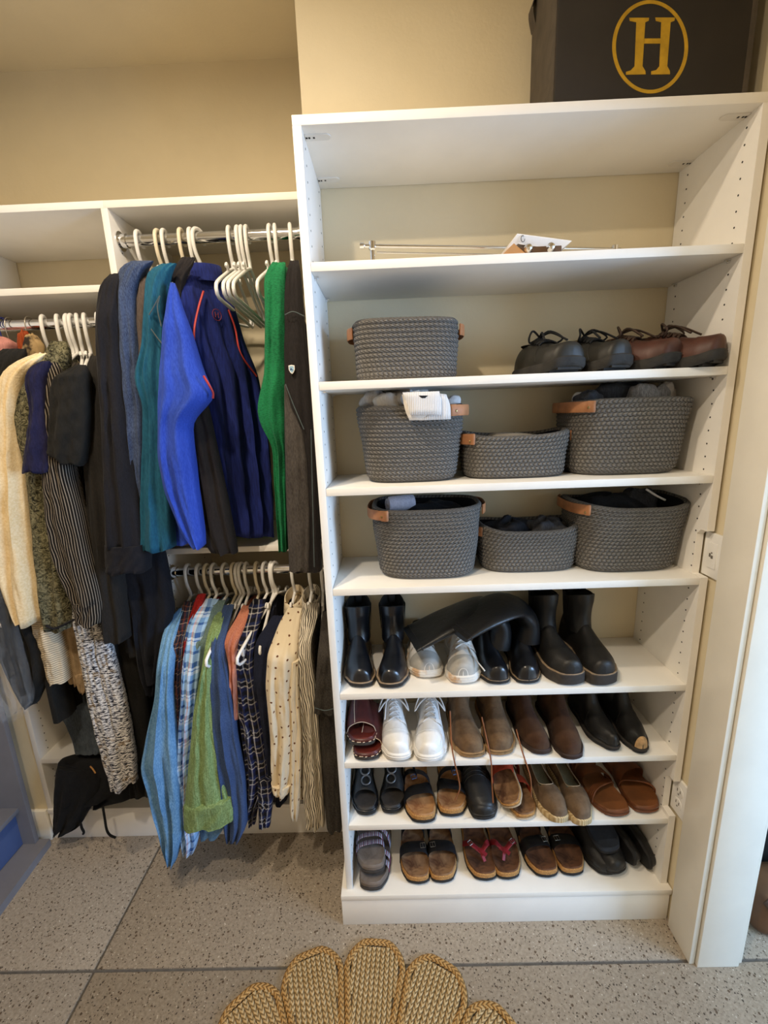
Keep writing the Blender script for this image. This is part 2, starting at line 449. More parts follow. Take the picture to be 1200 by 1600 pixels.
# electrical outlets on the right wall
M_SLOT = mat('outlet_slot', '6B645C', 0.7, 0.02, 20, 0)
for nm, lab, zc, kind in (('wall_outlet', 'white wall plate with dark centre controls beside the basket shelf', 1.181, 0), ('wall_outlet', 'white double socket plate low on the wall beside the brown sandals', 0.437, 1)):
    t = thing(nm, lab, 'outlet', (1.0, 0.0, zc))
    box('plate', -0.008, 0, -0.031, 0.031, -0.058, 0.058, M_PLASTIC, t, 0.0025, True)
    if kind == 1:
        for dz in (-0.02, 0.02):
            v, f, uv = lathe_geo([(0.0165, -0.008), (0.0160, -0.0095), (0.012, -0.010)], (0, 0, dz), 20, 'x'); rc = mesh_obj('receptacle', v, f, M_PLASTIC, t, True)
            mb = MB()
            for dy in (-0.006, 0.006): mb.box(-0.0108, -0.0095, dy - 0.0011, dy + 0.0011, dz - 0.001, dz + 0.008)
            mb.box(-0.0108, -0.0095, -0.002, 0.002, dz - 0.010, dz - 0.006)
            mb.build('slots', M_SLOT, rc, True, False)
    else:
        rc = box('switch_body', -0.0105, -0.007, -0.0165, 0.0165, -0.033, 0.033, M_PLASTIC, t, 0.001, True)
        mb = MB()
        mb.box(-0.0115, -0.010, -0.007, -0.001, -0.007, 0.001); mb.box(-0.0115, -0.010, 0.001, 0.006, -0.004, 0.005)
        mb.box(-0.0115, -0.010, -0.004, 0.000, 0.006, 0.009); mb.build('button', M_SLOT, rc, True, False)

# ---------------------------------------------------------------- hanging closet units (left)
FY, BY = 0.295, 0.665
LX0, LX1 = -1.174, -0.5815
hu = thing('hanging_unit', 'white closet section with long-hang rod and low shelf beside the slate cabinet', 'closet unit', ((LX0 + LX1) / 2, 0.48, 0))
box('side_panel', LX0, LX0 + T, FY, BY, 0.118, 2.151, M_LAM, hu, 0.0008)
box('side_panel', LX1 - T, LX1, FY, BY, 0.118, 2.151, M_LAM, hu, 0.0008)
box('top_board', LX0, -0.5915, FY, BY, 2.151, 2.170, M_LAM, hu, 0.0008)
box('shelf', LX0 + T, LX1 - T, FY, BY, 1.9385, 1.9575, M_LAM, hu, 0.0008)
box('shelf', LX0 + T, LX1 - T, FY, BY, 0.341, 0.360, M_LAM, hu, 0.0008)
box('deck_board', LX0, LX1, FY - 0.004, BY, 0.118, 0.137, M_LAM, hu, 0.001)
box('toe_kick', LX0, LX1, FY, BY, 0, 0.118, M_LAM, hu, 0.0008)
RX1 = -0.018
hb = thing('hanging_unit', 'white closet section with two short-hang rods beside the tall shelving unit', 'closet unit', ((LX1 + RX1) / 2, 0.48, 0))
box('top_board', -0.5915, RX1, FY, BY, 2.151, 2.170, M_LAM, hb, 0.0008)
box('side_panel', RX1 - T, RX1, FY, BY, 0.118, 2.151, M_LAM, hb, 0.0008)
box('shelf', LX1, RX1 - T, FY, BY, 1.1385, 1.1575, M_LAM, hb, 0.0008)
box('deck_board', LX1, RX1, FY - 0.004, BY, 0.118, 0.137, M_LAM, hb, 0.001)
box('toe_kick', LX1, RX1, FY, BY, 0, 0.118, M_LAM, hb, 0.0008)
for par, x, sg, ys, z0, z1 in ((hu, LX0 + T, 1, (0.335, 0.6), 0.16, 0.6), (hb, LX1, 1, (0.335, 0.6), 0.9, 2.05)):
    mb = MB(); z = z1
    while z > z0:
        for y in ys:
            v, f, uv = lathe_geo([(0.0022, 0.0002 * sg), (0.0022, 0.0006 * sg)], (x, y, z), 8, 'x'); mb.add(v, f)
        z -= 0.032
    o = mb.build('pin_holes', M_DARK, par); o['kind'] = 'stuff'
RODY = 0.335
ROD_A, ROD_B, ROD_C = 1.866, 2.081, 1.062
def closet_rod(label, x0, x1, z):
    t = thing('closet_rod', label, 'closet rod', ((x0 + x1) / 2, RODY, z), group='chrome closet rods')
    hl = (x1 - x0) / 2
    v, f, uv = lathe_geo([(0.0155, -hl + 0.002), (0.0155, hl - 0.002)], (0, 0, 0), 24, 'x'); mesh_obj('pole', v, f, M_CHROME, t, True)
    for s in (-1, 1):
        v, f, uv = lathe_geo([(0.026, s * hl), (0.026, s * (hl - 0.004)), (0.019, s * (hl - 0.005)), (0.019, s * (hl - 0.022)), (0.0165, s * (hl - 0.022))], (0, 0, 0), 24, 'x')
        mesh_obj('flange', v, f, M_CHROME, t, True)
closet_rod('chrome rod carrying the long dark clothes and cream cardigan', LX0 + T, LX1 - T, ROD_A)
closet_rod('upper chrome rod carrying the jackets and empty white hangers', LX1, RX1 - T, ROD_B)
closet_rod('lower chrome rod carrying the colourful button shirts', LX1, RX1 - T, ROD_C)

# slate cabinet on the left edge
cb = thing('slate_cabinet', 'slate blue-grey open cabinet at the left edge beside the closet', 'cabinet', (-1.4, 0.0, 0))
box('end_panel', -1.64, -1.206, 0.246, 0.264, 0.030, 1.15, M_LAMG, cb, 0.0012)
box('end_panel', -1.64, -1.206, -0.70, -0.682, 0.030, 1.15, M_LAMG, cb, 0.0012)
prs = [(-1.64, 0.266), (-1.166, 0.266), (-1.105, -0.72), (-1.64, -0.72)]
v = [(x, y, z) for z in (0.0, 0.030) for x, y in prs]
mesh_obj('base_board', v, [(3, 2, 1, 0), (4, 5, 6, 7), (0, 1, 5, 4), (1, 2, 6, 5), (2, 3, 7, 6), (3, 0, 4, 7)], M_LAMG, cb, smooth=False)
dr = box('drawer', -1.63, -1.252, -0.682, 0.246, 0.032, 0.178, mat('daylit_blue_laminate', '4E5F88', 0.45, 0.04, 8, 0.03), cb, 0.0015)  # the blue is daylight on this face, put into the laminate colour
box('shelf', -1.64, -1.234, -0.682, 0.246, 0.178, 0.196, M_LAMG, cb, 0.0012)
box('back_panel', -1.646, -1.64, -0.70, 0.264, 0.03, 1.15, M_LAMG, cb)
box('top_board', -1.64, -1.20, -0.70, 0.264, 1.15, 1.168, M_LAMG, cb, 0.0012)

# ---------------------------------------------------------------- rope baskets
def rope_mat(name, col, lite):
    t = NT(name); c = t.n('ShaderNodeTexCoord'); s = t.n('ShaderNodeSeparateXYZ'); t.l(c.outputs['UV'], s.inputs[0])
    row = t.math('DIVIDE', s.outputs[1], 0.0105)
    tri = t.math('ABSOLUTE', t.math('SUBTRACT', t.math('FRACT', row), 0.5))
    ph = t.math('ADD', t.math('DIVIDE', s.outputs[0], 0.0115), t.math('MULTIPLY', tri, 1.3))
    st = t.math('SINE', t.math('MULTIPLY', t.math('FRACT', ph), PI))
    v = t.co('Object')
    fl = t.noise(v, 420, 3, 0.7)
    c1 = t.ramp(fl, [(0.36, col), (0.64, lite)])
    c2 = t.mix(t.math('POWER', st, 0.6), shade(col, 0.72), c1)
    b1 = t.bump(st, 0.9, 0.0022)
    t.bump(t.noise(v, 900, 2), 0.5, 0.0008, b1)
    return t.done(c2, 0.95, 0, 0.15, 0, 0.15)
M_ROPE = rope_mat('charcoal_rope', '5F5C58', '8A857E')
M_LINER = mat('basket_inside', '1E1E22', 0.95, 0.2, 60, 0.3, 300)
M_LEATHER = mat('tan_leather', 'AD764E', 0.55, 0.12, 30, 0.2, 400, spec=0.4)
M_BRASS = mat('brass_rivet', '9A845A', 0.35, 0.05, 30, 0, metal=1.0)

def sup(th, a, b, e):
    c, s = np.cos(th), np.sin(th)
    return np.stack([a * np.sign(c) * np.abs(c) ** (2 / e), b * np.sign(s) * np.abs(s) ** (2 / e)], -1)
def basket(label, cx, cy, z0, a, b, h, flare=0.02, yaw=0.0, sides=None, dip=0.0, hz=None, e=3.2):
    sides = {0: (-.32, .32), 1: (-.32, .32)} if sides is None else sides
    t = thing('rope_basket', label, 'basket', (cx, cy, z0), yaw, 'charcoal rope baskets')
    row = 0.0105; n = max(6, int(round(h / row))); seg = 120
    th = np.arange(seg) * 2 * PI / seg
    secs = []; uvv = []
    for i in range(n * 4 + 1):
        z = h * i / (n * 4); fr = (i % 4) / 4
        bul = 0.0022 * math.sin(PI * fr) if i % 4 else -0.0007
        k = z / h
        grow = flare * (k ** 0.8) - 0.010 * max(0, 1 - k / 0.10) ** 2
        q = sup(th, a + grow + bul, b + grow + bul, e)
        wob = 0.0018 * np.sin(3 * th + 9 * k + cx * 40) * k
        zz = z + dip * k * k * (np.abs(np.cos(th)) ** 2 - 0.5) * 2 + 0.002 * k * np.sin(2 * th + cx * 30)
        q = q * (1 + wob / a)[:, None]
        secs.append(np.concatenate([q, zz[:, None]], 1)); uvv.append(z)
    top = secs[-1]
    v, f, uv = loft_geo(np.array(secs), True, True, False)
    uv = uv.reshape(len(secs), seg, 2); uv[..., 1] = np.array(uvv)[:, None]
    mesh_obj('basket_wall', v, f, M_ROPE, t, True, uv=uv.reshape(-1, 2), angle=80)
    # rim roll and inside
    r = [top]
    for d, dz in ((0.004, 0.0035), (0.009, 0.003), (0.011, -0.004)):
        q = top.copy(); q[:, :2] *= 1 - d / np.linalg.norm(q[:, :2], axis=1)[:, None]; q[:, 2] += dz; r.append(q)
    v, f, uv = loft_geo(np.array(r), True, False, False); uv[:, 1] = 0.004
    mesh_obj('rim', v, f, M_ROPE, t, True, uv=uv, angle=80)
    ins = [r[-1]]
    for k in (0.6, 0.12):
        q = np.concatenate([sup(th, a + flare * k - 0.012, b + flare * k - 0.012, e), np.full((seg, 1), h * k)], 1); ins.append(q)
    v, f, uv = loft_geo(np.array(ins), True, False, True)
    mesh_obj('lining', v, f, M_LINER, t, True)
    for s, (g0, g1) in sides.items():
        sg = -1 if s == 0 else 1
        aa, bb = a + flare + 0.002, b + flare + 0.002
        angs = np.linspace(g0, g1, 9); hh = (h - 0.013) if hz is None else hz
        bulge = 0.011 if g0 > -0.5 else 0.006
        pts = []
        for j, g in enumerate(angs):
            p = sup(np.array([g if sg > 0 else PI - g]), aa, bb, e)[0]
            out = 1 + (0.003 + bulge * math.sin(PI * j / 8)) / np.linalg.norm(p)
            pts.append((p[0] * out, p[1] * out, hh + dip * 0.6))
        hd = strap('handle', pts, (0, 0, 1), 0.027, 0.0032, M_LEATHER, t, 25, True)
        if g0 < -0.5:
            p = np.array(pts[0]); q = np.array(pts[1]); d = (p - q) / np.linalg.norm(p - q)
            strap('folded_end', [q + d * 0.006 + [0, -0.004, 0], p + [0, -0.004, 0], p + d * 0.004 + [0, 0.0, 0], p + [0, 0.004, 0]], (0, 0, 1), 0.028, 0.003, M_LEATHER, hd, 10, True)
            v, f, uv = lathe_geo([(0.0042, 0), (0.0042, -0.001), (0.002, -0.0022)], (q[0] * .6 + p[0] * .4, q[1] * .6 + p[1] * .4 - 0.004, hh - 0.002), 12, 'y')
            mesh_obj('rivet', v, f, M_BRASS, hd, True)
    return t
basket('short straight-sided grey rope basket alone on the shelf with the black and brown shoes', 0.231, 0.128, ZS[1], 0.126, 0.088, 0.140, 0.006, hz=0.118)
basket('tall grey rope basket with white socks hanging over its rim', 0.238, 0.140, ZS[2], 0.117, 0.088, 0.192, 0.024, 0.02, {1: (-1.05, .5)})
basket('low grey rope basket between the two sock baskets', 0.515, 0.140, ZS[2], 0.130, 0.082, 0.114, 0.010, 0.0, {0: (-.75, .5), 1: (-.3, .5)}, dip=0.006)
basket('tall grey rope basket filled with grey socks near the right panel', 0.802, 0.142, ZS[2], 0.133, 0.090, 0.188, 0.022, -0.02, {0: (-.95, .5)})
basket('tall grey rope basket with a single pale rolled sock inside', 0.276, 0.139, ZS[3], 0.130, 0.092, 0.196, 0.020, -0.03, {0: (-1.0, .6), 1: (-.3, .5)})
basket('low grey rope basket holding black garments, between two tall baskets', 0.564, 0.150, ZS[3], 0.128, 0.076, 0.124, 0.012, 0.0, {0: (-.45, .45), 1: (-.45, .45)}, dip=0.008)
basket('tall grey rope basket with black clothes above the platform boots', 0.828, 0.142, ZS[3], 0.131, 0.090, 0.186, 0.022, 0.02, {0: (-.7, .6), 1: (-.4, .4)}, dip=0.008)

# ---------------------------------------------------------------- soft things in the baskets
def lump(name, label, cat, c, r, m, yaw=0.0, tilt=0.0, seed=1, amp=0.10, group=None, e=2.6, freq=3.0, wrap=True):
    rng = np.random.default_rng(seed)
    n, k = 26, 36
    ph = np.linspace(0.02, PI - 0.02, n); th = np.arange(k) * 2 * PI / k
    P, Tt = np.meshgrid(ph, th, indexing='ij')
    f1, f2, f3 = rng.uniform(0, 6.28, 3)
    d = 1 + amp * (0.6 * np.sin(freq * Tt + 2.1 * P + f1) + 0.5 * np.sin((freq + 2) * P + 1.3 * Tt + f2) + 0.35 * np.sin(2 * freq * Tt - 5 * P + f3))
    def se(c_, p): return np.sign(c_) * np.abs(c_) ** p
    x = r[0] * d * se(np.sin(P), 2 / e) * se(np.cos(Tt), 2 / e); y = r[1] * d * se(np.sin(P), 2 / e) * se(np.sin(Tt), 2 / e); z = r[2] * d * se(np.cos(P), 2 / e)
    V = np.stack([x, y, z], -1)
    ct, st = math.cos(tilt), math.sin(tilt)
    V = np.stack([V[..., 0] * ct + V[..., 2] * st, V[..., 1], -V[..., 0] * st + V[..., 2] * ct], -1)
    cy, sy = math.cos(yaw), math.sin(yaw)
    V = np.stack([V[..., 0] * cy - V[..., 1] * sy, V[..., 0] * sy + V[..., 1] * cy, V[..., 2]], -1)
    v, f, uv = loft_geo(V)
    zb = V[..., 2].min()
    o = mesh_obj(name, v - np.array([0, 0, zb]), f, m, None, True, uv=uv, angle=80)
    o.location = (c[0], c[1], c[2])
    if label: tag(o, label, cat, group)
    return o
def roll(name, label, cat, c, R, L, m, yaw=0.0, turns=2.2, thick=0.006, group=None, squash=0.85):
    """a sock or garment rolled up: a real spiral sheet"""
    n = 70; a = np.linspace(0, turns * 2 * PI, n); rr = R * (0.18 + 0.82 * a / a[-1])
    pts = np.stack([rr * np.cos(a), rr * np.sin(a) * squash], -1)
    tn = np.gradient(pts, axis=0); nn = np.stack([-tn[:, 1], tn[:, 0]], -1); nn /= np.linalg.norm(nn, axis=1)[:, None]
    loop = np.concatenate([pts + nn * thick / 2, (pts - nn * thick / 2)[::-1]])
    secs = []
    for y, k in ((-L / 2, 0.93), (-L / 2 + 0.006, 1.0), (0, 1.04), (L / 2 - 0.006, 1.0), (L / 2, 0.93)):
        q = loop * k; w = 0.002 * math.sin(y * 90 + R * 500)
        secs.append(np.stack([q[:, 0] + w, np.full(len(q), y), q[:, 1]], -1))
    s = np.array(secs); cy, sy = math.cos(yaw), math.sin(yaw)
    s = np.stack([s[..., 0] * cy - s[..., 1] * sy, s[..., 0] * sy + s[..., 1] * cy, s[..., 2]], -1)
    v, f, uv = loft_geo(s)
    o = mesh_obj(name, v, f, m, None, True, uv=uv, angle=60); o.location = c
    if label: tag(o, label, cat, group)
    return o
M_SOCKW = fabric('white_sock_knit', 'E9E6E4', 'F6F4F2', 300)
M_SOCKG = fabric('pale_grey_sock_knit', 'B9B1A8', 'D2CBC2', 300)
M_SOCKH = fabric('heather_grey_sock_knit', '6E6B69', 'A6A29E', 260)
M_SOCKD = fabric('charcoal_knit', '35363A', '4A4B50', 300)
M_BLKC = fabric('black_jersey', '15161A', '202126', 300)
M_LAV = fabric('pale_lilac_knit', 'A9A9B8', 'C4C4D0', 300)
ZB2 = ZS[2] + 0.172
lump('sock', 'pale grey bunched sock at the left of the white sock basket', 'sock', (0.150, 0.135, ZB2), (0.040, 0.045, 0.030), M_SOCKG, 0.3, 0.2, 3, 0.13)
roll('sock', 'pale grey rolled sock with spiral end in the white sock basket', 'sock', (0.212, 0.105, ZB2 + 0.040), 0.026, 0.08, M_SOCKG, 0.5)
lump('sock', 'cream folded sock along the front rim of the white sock basket', 'sock', (0.178, 0.085, ZB2), (0.036, 0.022, 0.026), fabric('cream_sock_knit', 'DCD3C6', 'ECE5DA', 300), 0.2, -0.1, 5, 0.10)
lump('sock', 'grey bunched sock at the back of the white sock basket', 'sock', (0.240, 0.170, ZB2), (0.06, 0.035, 0.034), M_SOCKG, 0.0, 0.0, 6, 0.14)
lump('sock', 'small white sock toe poking up at the right handle of the white sock basket', 'sock', (0.352, 0.135, ZB2 + 0.008), (0.024, 0.014, 0.016), M_SOCKW, 0.2, -0.5, 7, 0.06)
# folded white socks draped over the rim
def slab_px(rows, Y, th, n=14, bend=0.0):
    """soft slab whose front outline is given row by row on the plane Y, th thick towards the back"""
    A = np.array([[*at(a, b, Y=Y)[[0, 2]], *at(c, d, Y=Y)[[0, 2]]] for a, b, c, d in rows]); A = crom(A, n)
    secs = []
    for i, (x0, z0, x1, z1) in enumerate(A):
        k = i / (n - 1); e_ = min(1.0, (0.25 + min(k, 1 - k) * 6)); u = np.linspace(0, 1, 9)
        pr = e_ * np.clip(1 - np.abs(2 * u - 1) ** 6, 0.15, 1)
        fr = np.stack([x0 + (x1 - x0) * u, Y + th / 2 - th / 2 * pr + bend * k * k, z0 + (z1 - z0) * u], -1)
        bk = np.stack([x0 + (x1 - x0) * u, Y + th / 2 + th / 2 * pr + bend * k * k, z0 + (z1 - z0) * u], -1)[::-1]
        secs.append(np.concatenate([fr, bk]))
    return loft_geo(secs)
def rib_mat(name, col, period=0.004, dark=0.82, axis=0):
    t = NT(name); c = t.n('ShaderNodeTexCoord'); s = t.n('ShaderNodeSeparateXYZ'); t.l(c.outputs['Object'], s.inputs[0])
    w = t.math('SINE', t.math('MULTIPLY', s.outputs[axis], 2 * PI / period)); w = t.math('MULTIPLY_ADD', w, 0.5, 0.5)
    cc = t.mix(w, shade(col, dark), col); t.bump(w, 0.6, 0.0012); return t.done(cc, 0.9, 0, 0.2, 0, 0.1)
M_RIBW = rib_mat('white_rib_knit', 'F1EFEE', 0.0042, 0.86, 0)
v, f, uv = slab_px([(628, 616, 655, 609), (633, 640, 668, 632), (640, 657, 700, 655)], 0.012, 0.012)
tag(mesh_obj('sock', v, f, fabric('ivory_sock_knit', 'E2DAD0', 'EFE8DE', 300), None), 'ivory folded sock under the white ribbed ones on the basket rim', 'sock')
sk = thing('sock', 'white ribbed sock with a small black mark, draped over the basket rim', 'sock', at(660, 630, Y=0.004))
v, f, uv = slab_px([(629, 613, 687, 611), (636, 630, 690, 627), (641, 648, 691, 648)], 0.000, 0.014); mesh_obj('sock_cuff', v, f, M_RIBW, sk)
v, f, uv = slab_px([(654, 618, 669, 618), (659, 622, 664, 622)], -0.0012, 0.0016, 4); mesh_obj('sock_mark', v, f, M_BLKC, sk)
v, f, uv = slab_px([(672, 613, 698, 616), (670, 640, 704, 634), (655, 657, 705, 655)], 0.010, 0.014)
tag(mesh_obj('sock', v, f, M_RIBW, None), 'second white ribbed sock hanging behind the marked one', 'sock')
lump('cloth_bundle', 'beige folded cloth just showing inside the low middle basket', 'cloth', (0.525, 0.150, ZS[2] + 0.068), (0.085, 0.050, 0.022), fabric('beige_cloth', 'A89C8A', 'BDB19F', 300), 0.1, 0.05, 9, 0.06)
zb = ZS[2] + 0.146
lump('sock', 'dark heather sock piled in the middle of the grey sock basket', 'sock', (0.800, 0.150, zb + 0.004), (0.075, 0.045, 0.040), M_SOCKD, 0.1, 0.05, 11, 0.12)
lump('sock', 'speckled grey sock roll in front of the dark one', 'sock', (0.836, 0.100, zb + 0.008), (0.040, 0.026, 0.034), M_SOCKH, 0.2, 0.1, 12, 0.09)
lump('sock', 'dark grey sock by the tan handle of the grey sock basket', 'sock', (0.700, 0.105, zb + 0.010), (0.034, 0.030, 0.028), M_SOCKD, 0.4, -0.2, 13, 0.10)
lump('sock', 'white sock toe behind the tan handle of the grey sock basket', 'sock', (0.690, 0.135, zb + 0.030), (0.018, 0.014, 0.018), M_SOCKW, 0.0, 0.0, 14, 0.05)
for i, (x, y, dz, r_, tl) in enumerate(((0.884, 0.110, 0.012, 0.026, 0.7), (0.905, 0.128, 0.020, 0.019, 0.9), (0.925, 0.150, 0.018, 0.020, 0.5))):
    lump('sock', ['marled grey sock bent over beside the right panel', 'pale grey sock tip between the two end socks', 'off-white sock end closest to the right panel'][i], 'sock', (x, y, zb + dz), (0.036, 0.014, r_), [M_SOCKH, M_SOCKG, M_SOCKG][i], 0.3, -tl, 20 + i, 0.07)
zb = ZS[3]
roll('sock', 'pale lilac rolled sock sitting in the tall basket', 'sock', (0.205, 0.125, zb + 0.198), 0.026, 0.075, M_LAV, -1.25)
lump('garment_bundle', 'black crumpled garment inside the tall lilac-sock basket', 'clothing', (0.285, 0.150, zb + 0.10), (0.105, 0.065, 0.045), M_BLKC, 0.0, 0.0, 31, 0.10)
lump('garment_bundle', 'black crumpled leggings at the left of the low basket', 'clothing', (0.520, 0.150, zb + 0.030), (0.075, 0.055, 0.048), M_BLKC, 0.3, 0.1, 32, 0.16, None, 2.2, 4)
lump('garment_bundle', 'black ruched garment at the right of the low basket', 'clothing', (0.618, 0.140, zb + 0.044), (0.060, 0.050, 0.042), M_SOCKD, -0.2, 0.0, 33, 0.17, None, 2.2, 5)
lump('garment_bundle', 'black folded clothes filling the basket beside the outlet', 'clothing', (0.800, 0.150, zb + 0.070), (0.100, 0.065, 0.060), M_BLKC, 0.0, 0.12, 34, 0.09)
lump('garment_bundle', 'dark grey jersey tucked at the back of the basket beside the outlet', 'clothing', (0.885, 0.165, zb + 0.090), (0.055, 0.040, 0.055), M_SOCKD, 0.2, -0.1, 35, 0.10)
tube('drawstring', [(0.86, 0.085, zb + 0.222), (0.885, 0.082, zb + 0.205), (0.915, 0.088, zb + 0.190)], 0.003, M_SOCKG, None, 6, 12)
tag(bpy.data.objects['drawstring'], 'thin pale cord lying over the black clothes in the basket', 'cord')

# ---------------------------------------------------------------- black box with the gold emblem, on top of the unit
M_BOX = mat('black_card', '2B2621', 0.75, 0.06, 15, 0.08, 300)
M_BOXE = mat('worn_black_card_edge', '4A4238', 0.8, 0.12, 30, 0.1, 200)
M_GOLD = mat('gold_print', 'C9A02F', 0.45, 0.08, 40, 0.05, 300, metal=0.35)
bt = thing('storage_box', 'black cardboard box with a gold letter emblem on top of the shelving unit', 'box', (0.745, 0.11, ZT + T))
BX0, BX1, BYF, BYB, BH = 0.5535, 0.947, 0.030, 0.195, 0.315
zb = ZT + T
box('box_body', BX0, BX1, BYF, BYB, zb, zb + BH, M_BOX, bt, 0.003)
box('side_sleeve', BX0 - 0.002, BX0 + 0.001, BYF + 0.004, BYB, zb, zb + BH - 0.004, M_BOXE, bt, 0.0005)
box('edge_strip', BX1 - 0.002, BX1 + 0.012, BYF + 0.001, BYF + 0.012, zb, zb + BH - 0.01, M_BOXE, bt, 0.002)
mb = MB(); P = [at(834, 50, Y=BYB - 0.01), at(829, 16, Y=BYB - 0.02), at(836, 0, Y=BYB - 0.02), at(842, -20, Y=BYB - 0.02)]
v, f, uv = strap_geo(P, (0, 1, 0), 0.03, 0.002, 10); mesh_obj('torn_flap', v, f, M_BOXE, bt, False, True)
def bp(a, b, Y=BYF - 0.0006): return at(800 + a / 3, b / 3, Y=Y)
cx, cy, rx, ry = 648, 219, 178, 219
ring = []
for k in np.linspace(0, 2 * PI, 73):
    o_, i_ = bp(cx + rx * math.cos(k), cy + ry * math.sin(k)), bp(cx + (rx - 17) * math.cos(k), cy + (ry - 17) * math.sin(k))
    ring.append([o_, o_ + [0, 0.0009, 0], i_ + [0, 0.0009, 0], i_])
v, f, uv = loft_geo(ring, True, False, False); mesh_obj('emblem_ring', v, f, M_GOLD, bt, smooth=False)
def letter(polys):
    mb = MB()
    for pg in polys:
        a = [bp(*q) for q in pg]; k = len(a); b_ = [p + [0, 0.0009, 0] for p in a]
        mb.add(a + b_, [tuple(range(k))[::-1], tuple(range(k, 2 * k))] + [(i, (i + 1) % k, k + (i + 1) % k, k + i) for i in range(k)])
    return mb
letter([[(550, 83), (643, 83), (641, 97), (625, 104), (612, 310), (625, 332), (627, 348), (534, 350), (535, 336), (556, 330), (575, 310), (583, 104), (553, 98)],
        [(672, 82), (764, 82), (762, 97), (744, 104), (728, 310), (740, 332), (741, 348), (652, 349), (653, 334), (676, 328), (691, 310), (700, 104), (675, 98)],
        [(619, 180), (697, 180), (695, 204), (617, 204)]]).build('emblem_letter', M_GOLD, bt, smooth=False)

# ---------------------------------------------------------------- loose towel rack and packet on the top shelf
z1 = ZS[0]
tr = thing('towel_rack', 'loose chrome towel bar lying along the empty top shelf', 'towel bar', (0.45, 0.15, z1))
A, B = np.array([0.146, 0.10, z1 + 0.062]), np.array([0.80, 0.20, z1 + 0.062])
dv = (B - A) / np.linalg.norm(B - A)
tube('bar', [A - dv * 0.012, B], 0.0042, M_CHROME, tr, 12)
tube('thin_rod', [A + dv * 0.02 + [0, 0.03, -0.004], B + [0, 0.03, -0.008]], 0.0022, M_CHROME, tr, 8)
v, f, uv = lathe_geo([(0.009, 0), (0.009, 0.004), (0.0055, 0.006), (0.0055, 0.052), (0.0085, 0.055), (0.0085, 0.071), (0.004, 0.073)], (0.1555, 0.102, z1), 20)
mesh_obj('post', v, f, M_CHROME, tr)
v, f, uv = lathe_geo([(0.009, 0), (0.009, 0.004), (0.0055, 0.006), (0.0055, 0.052), (0.0085, 0.055), (0.0085, 0.071), (0.004, 0.073)], (0.785, 0.198, z1), 20)
mesh_obj('post', v, f, M_CHROME, tr)
v, f, uv = lathe_geo([(0.0065, 0), (0.0065, 0.010), (0.003, 0.012)], tuple(A - dv * 0.02), 16, 'x'); mesh_obj('end_cap', v, f, M_CHROME, tr)
pk = thing('hardware_packet', 'white paper packet folded over tan card with chrome hardware', 'packet', (0.52, 0.05, z1))
def sheet(pts, th):
    a = np.array(pts, float); n = np.cross(a[1] - a[0], a[2] - a[0]); n /= np.linalg.norm(n)
    k = len(a); return list(a) + list(a + n * th), [tuple(range(k))[::-1], tuple(range(k, 2 * k))] + [(i, (i + 1) % k, k + (i + 1) % k, k + i) for i in range(k)]
P1, P2 = at(808, 366, Y=0.040), at(893, 377, Y=0.040)
v, f = sheet([P1, P2, P2 + [-0.018, 0.085, -0.018], P1 + [-0.035, 0.085, -0.038]], 0.0015); mesh_obj('paper_top', v, f, mat('white_paper', 'EFEDEA', 0.8, 0.02), pk, smooth=False)
F1, F2 = at(812, 379, Y=0.034), at(878, 388, Y=0.034)
v, f = sheet([P1, P1 + [-0.035, 0.02, -0.042], F1 + [0.0, 0.012, 0.002], P1 + [0.012, 0.004, -0.020], P2 + [-0.02, 0.006, -0.014], P2], 0.0012); mesh_obj('paper_front', v, f, MATS['white_paper'], pk, smooth=False)
q0, q1, q2 = at(783, 393, Y=0.016), at(803, 380, Y=0.020), at(824, 392, Y=0.016)
v, f = sheet([q0, q2, q2 + [0.0, 0.10, 0], q1 + [0, 0.10, 0], q1, q0 + [0, 0.001, 0]], 0.002)
v = [q0, q1, q2, q0 + [0.01, 0.09, 0], q1 + [0.012, 0.09, 0], q2 + [0.02, 0.09, 0]]
for a in v: a[2] = max(a[2], z1 + 0.001)
v[0][2] = v[2][2] = v[3][2] = v[5][2] = z1 + 0.001
mesh_obj('card_wedge', v, [(0, 2, 1), (3, 4, 5), (0, 1, 4, 3), (1, 2, 5, 4), (2, 0, 3, 5)], mat('tan_card', 'B98B5A', 0.8, 0.06), pk, smooth=False)
mb = MB(); mb.box(0.470, 0.585, 0.03, 0.085, z1 + 0.0005, z1 + 0.022, 0.002); mb.build('dark_insert', mat('brown_insert', '5B4431', 0.7), pk)
for x in (0.505, 0.555):
    v, f, uv = lathe_geo([(0.003, 0.030), (0.003, 0.020), (0.009, 0.014), (0.0095, 0.006), (0.006, 0.0), (0.001, -0.002)], (x, 0.008, z1 + 0.014), 18, 'y'); mesh_obj('chrome_knob', v, f, M_CHROME, pk)
tube('ink_loop', [at(817 + 3 * math.cos(k), 373 + 5 * math.sin(k), Y=0.0385) for k in np.linspace(0, 5.2, 10)], 0.0007, M_BLKC, pk, 5, 20)

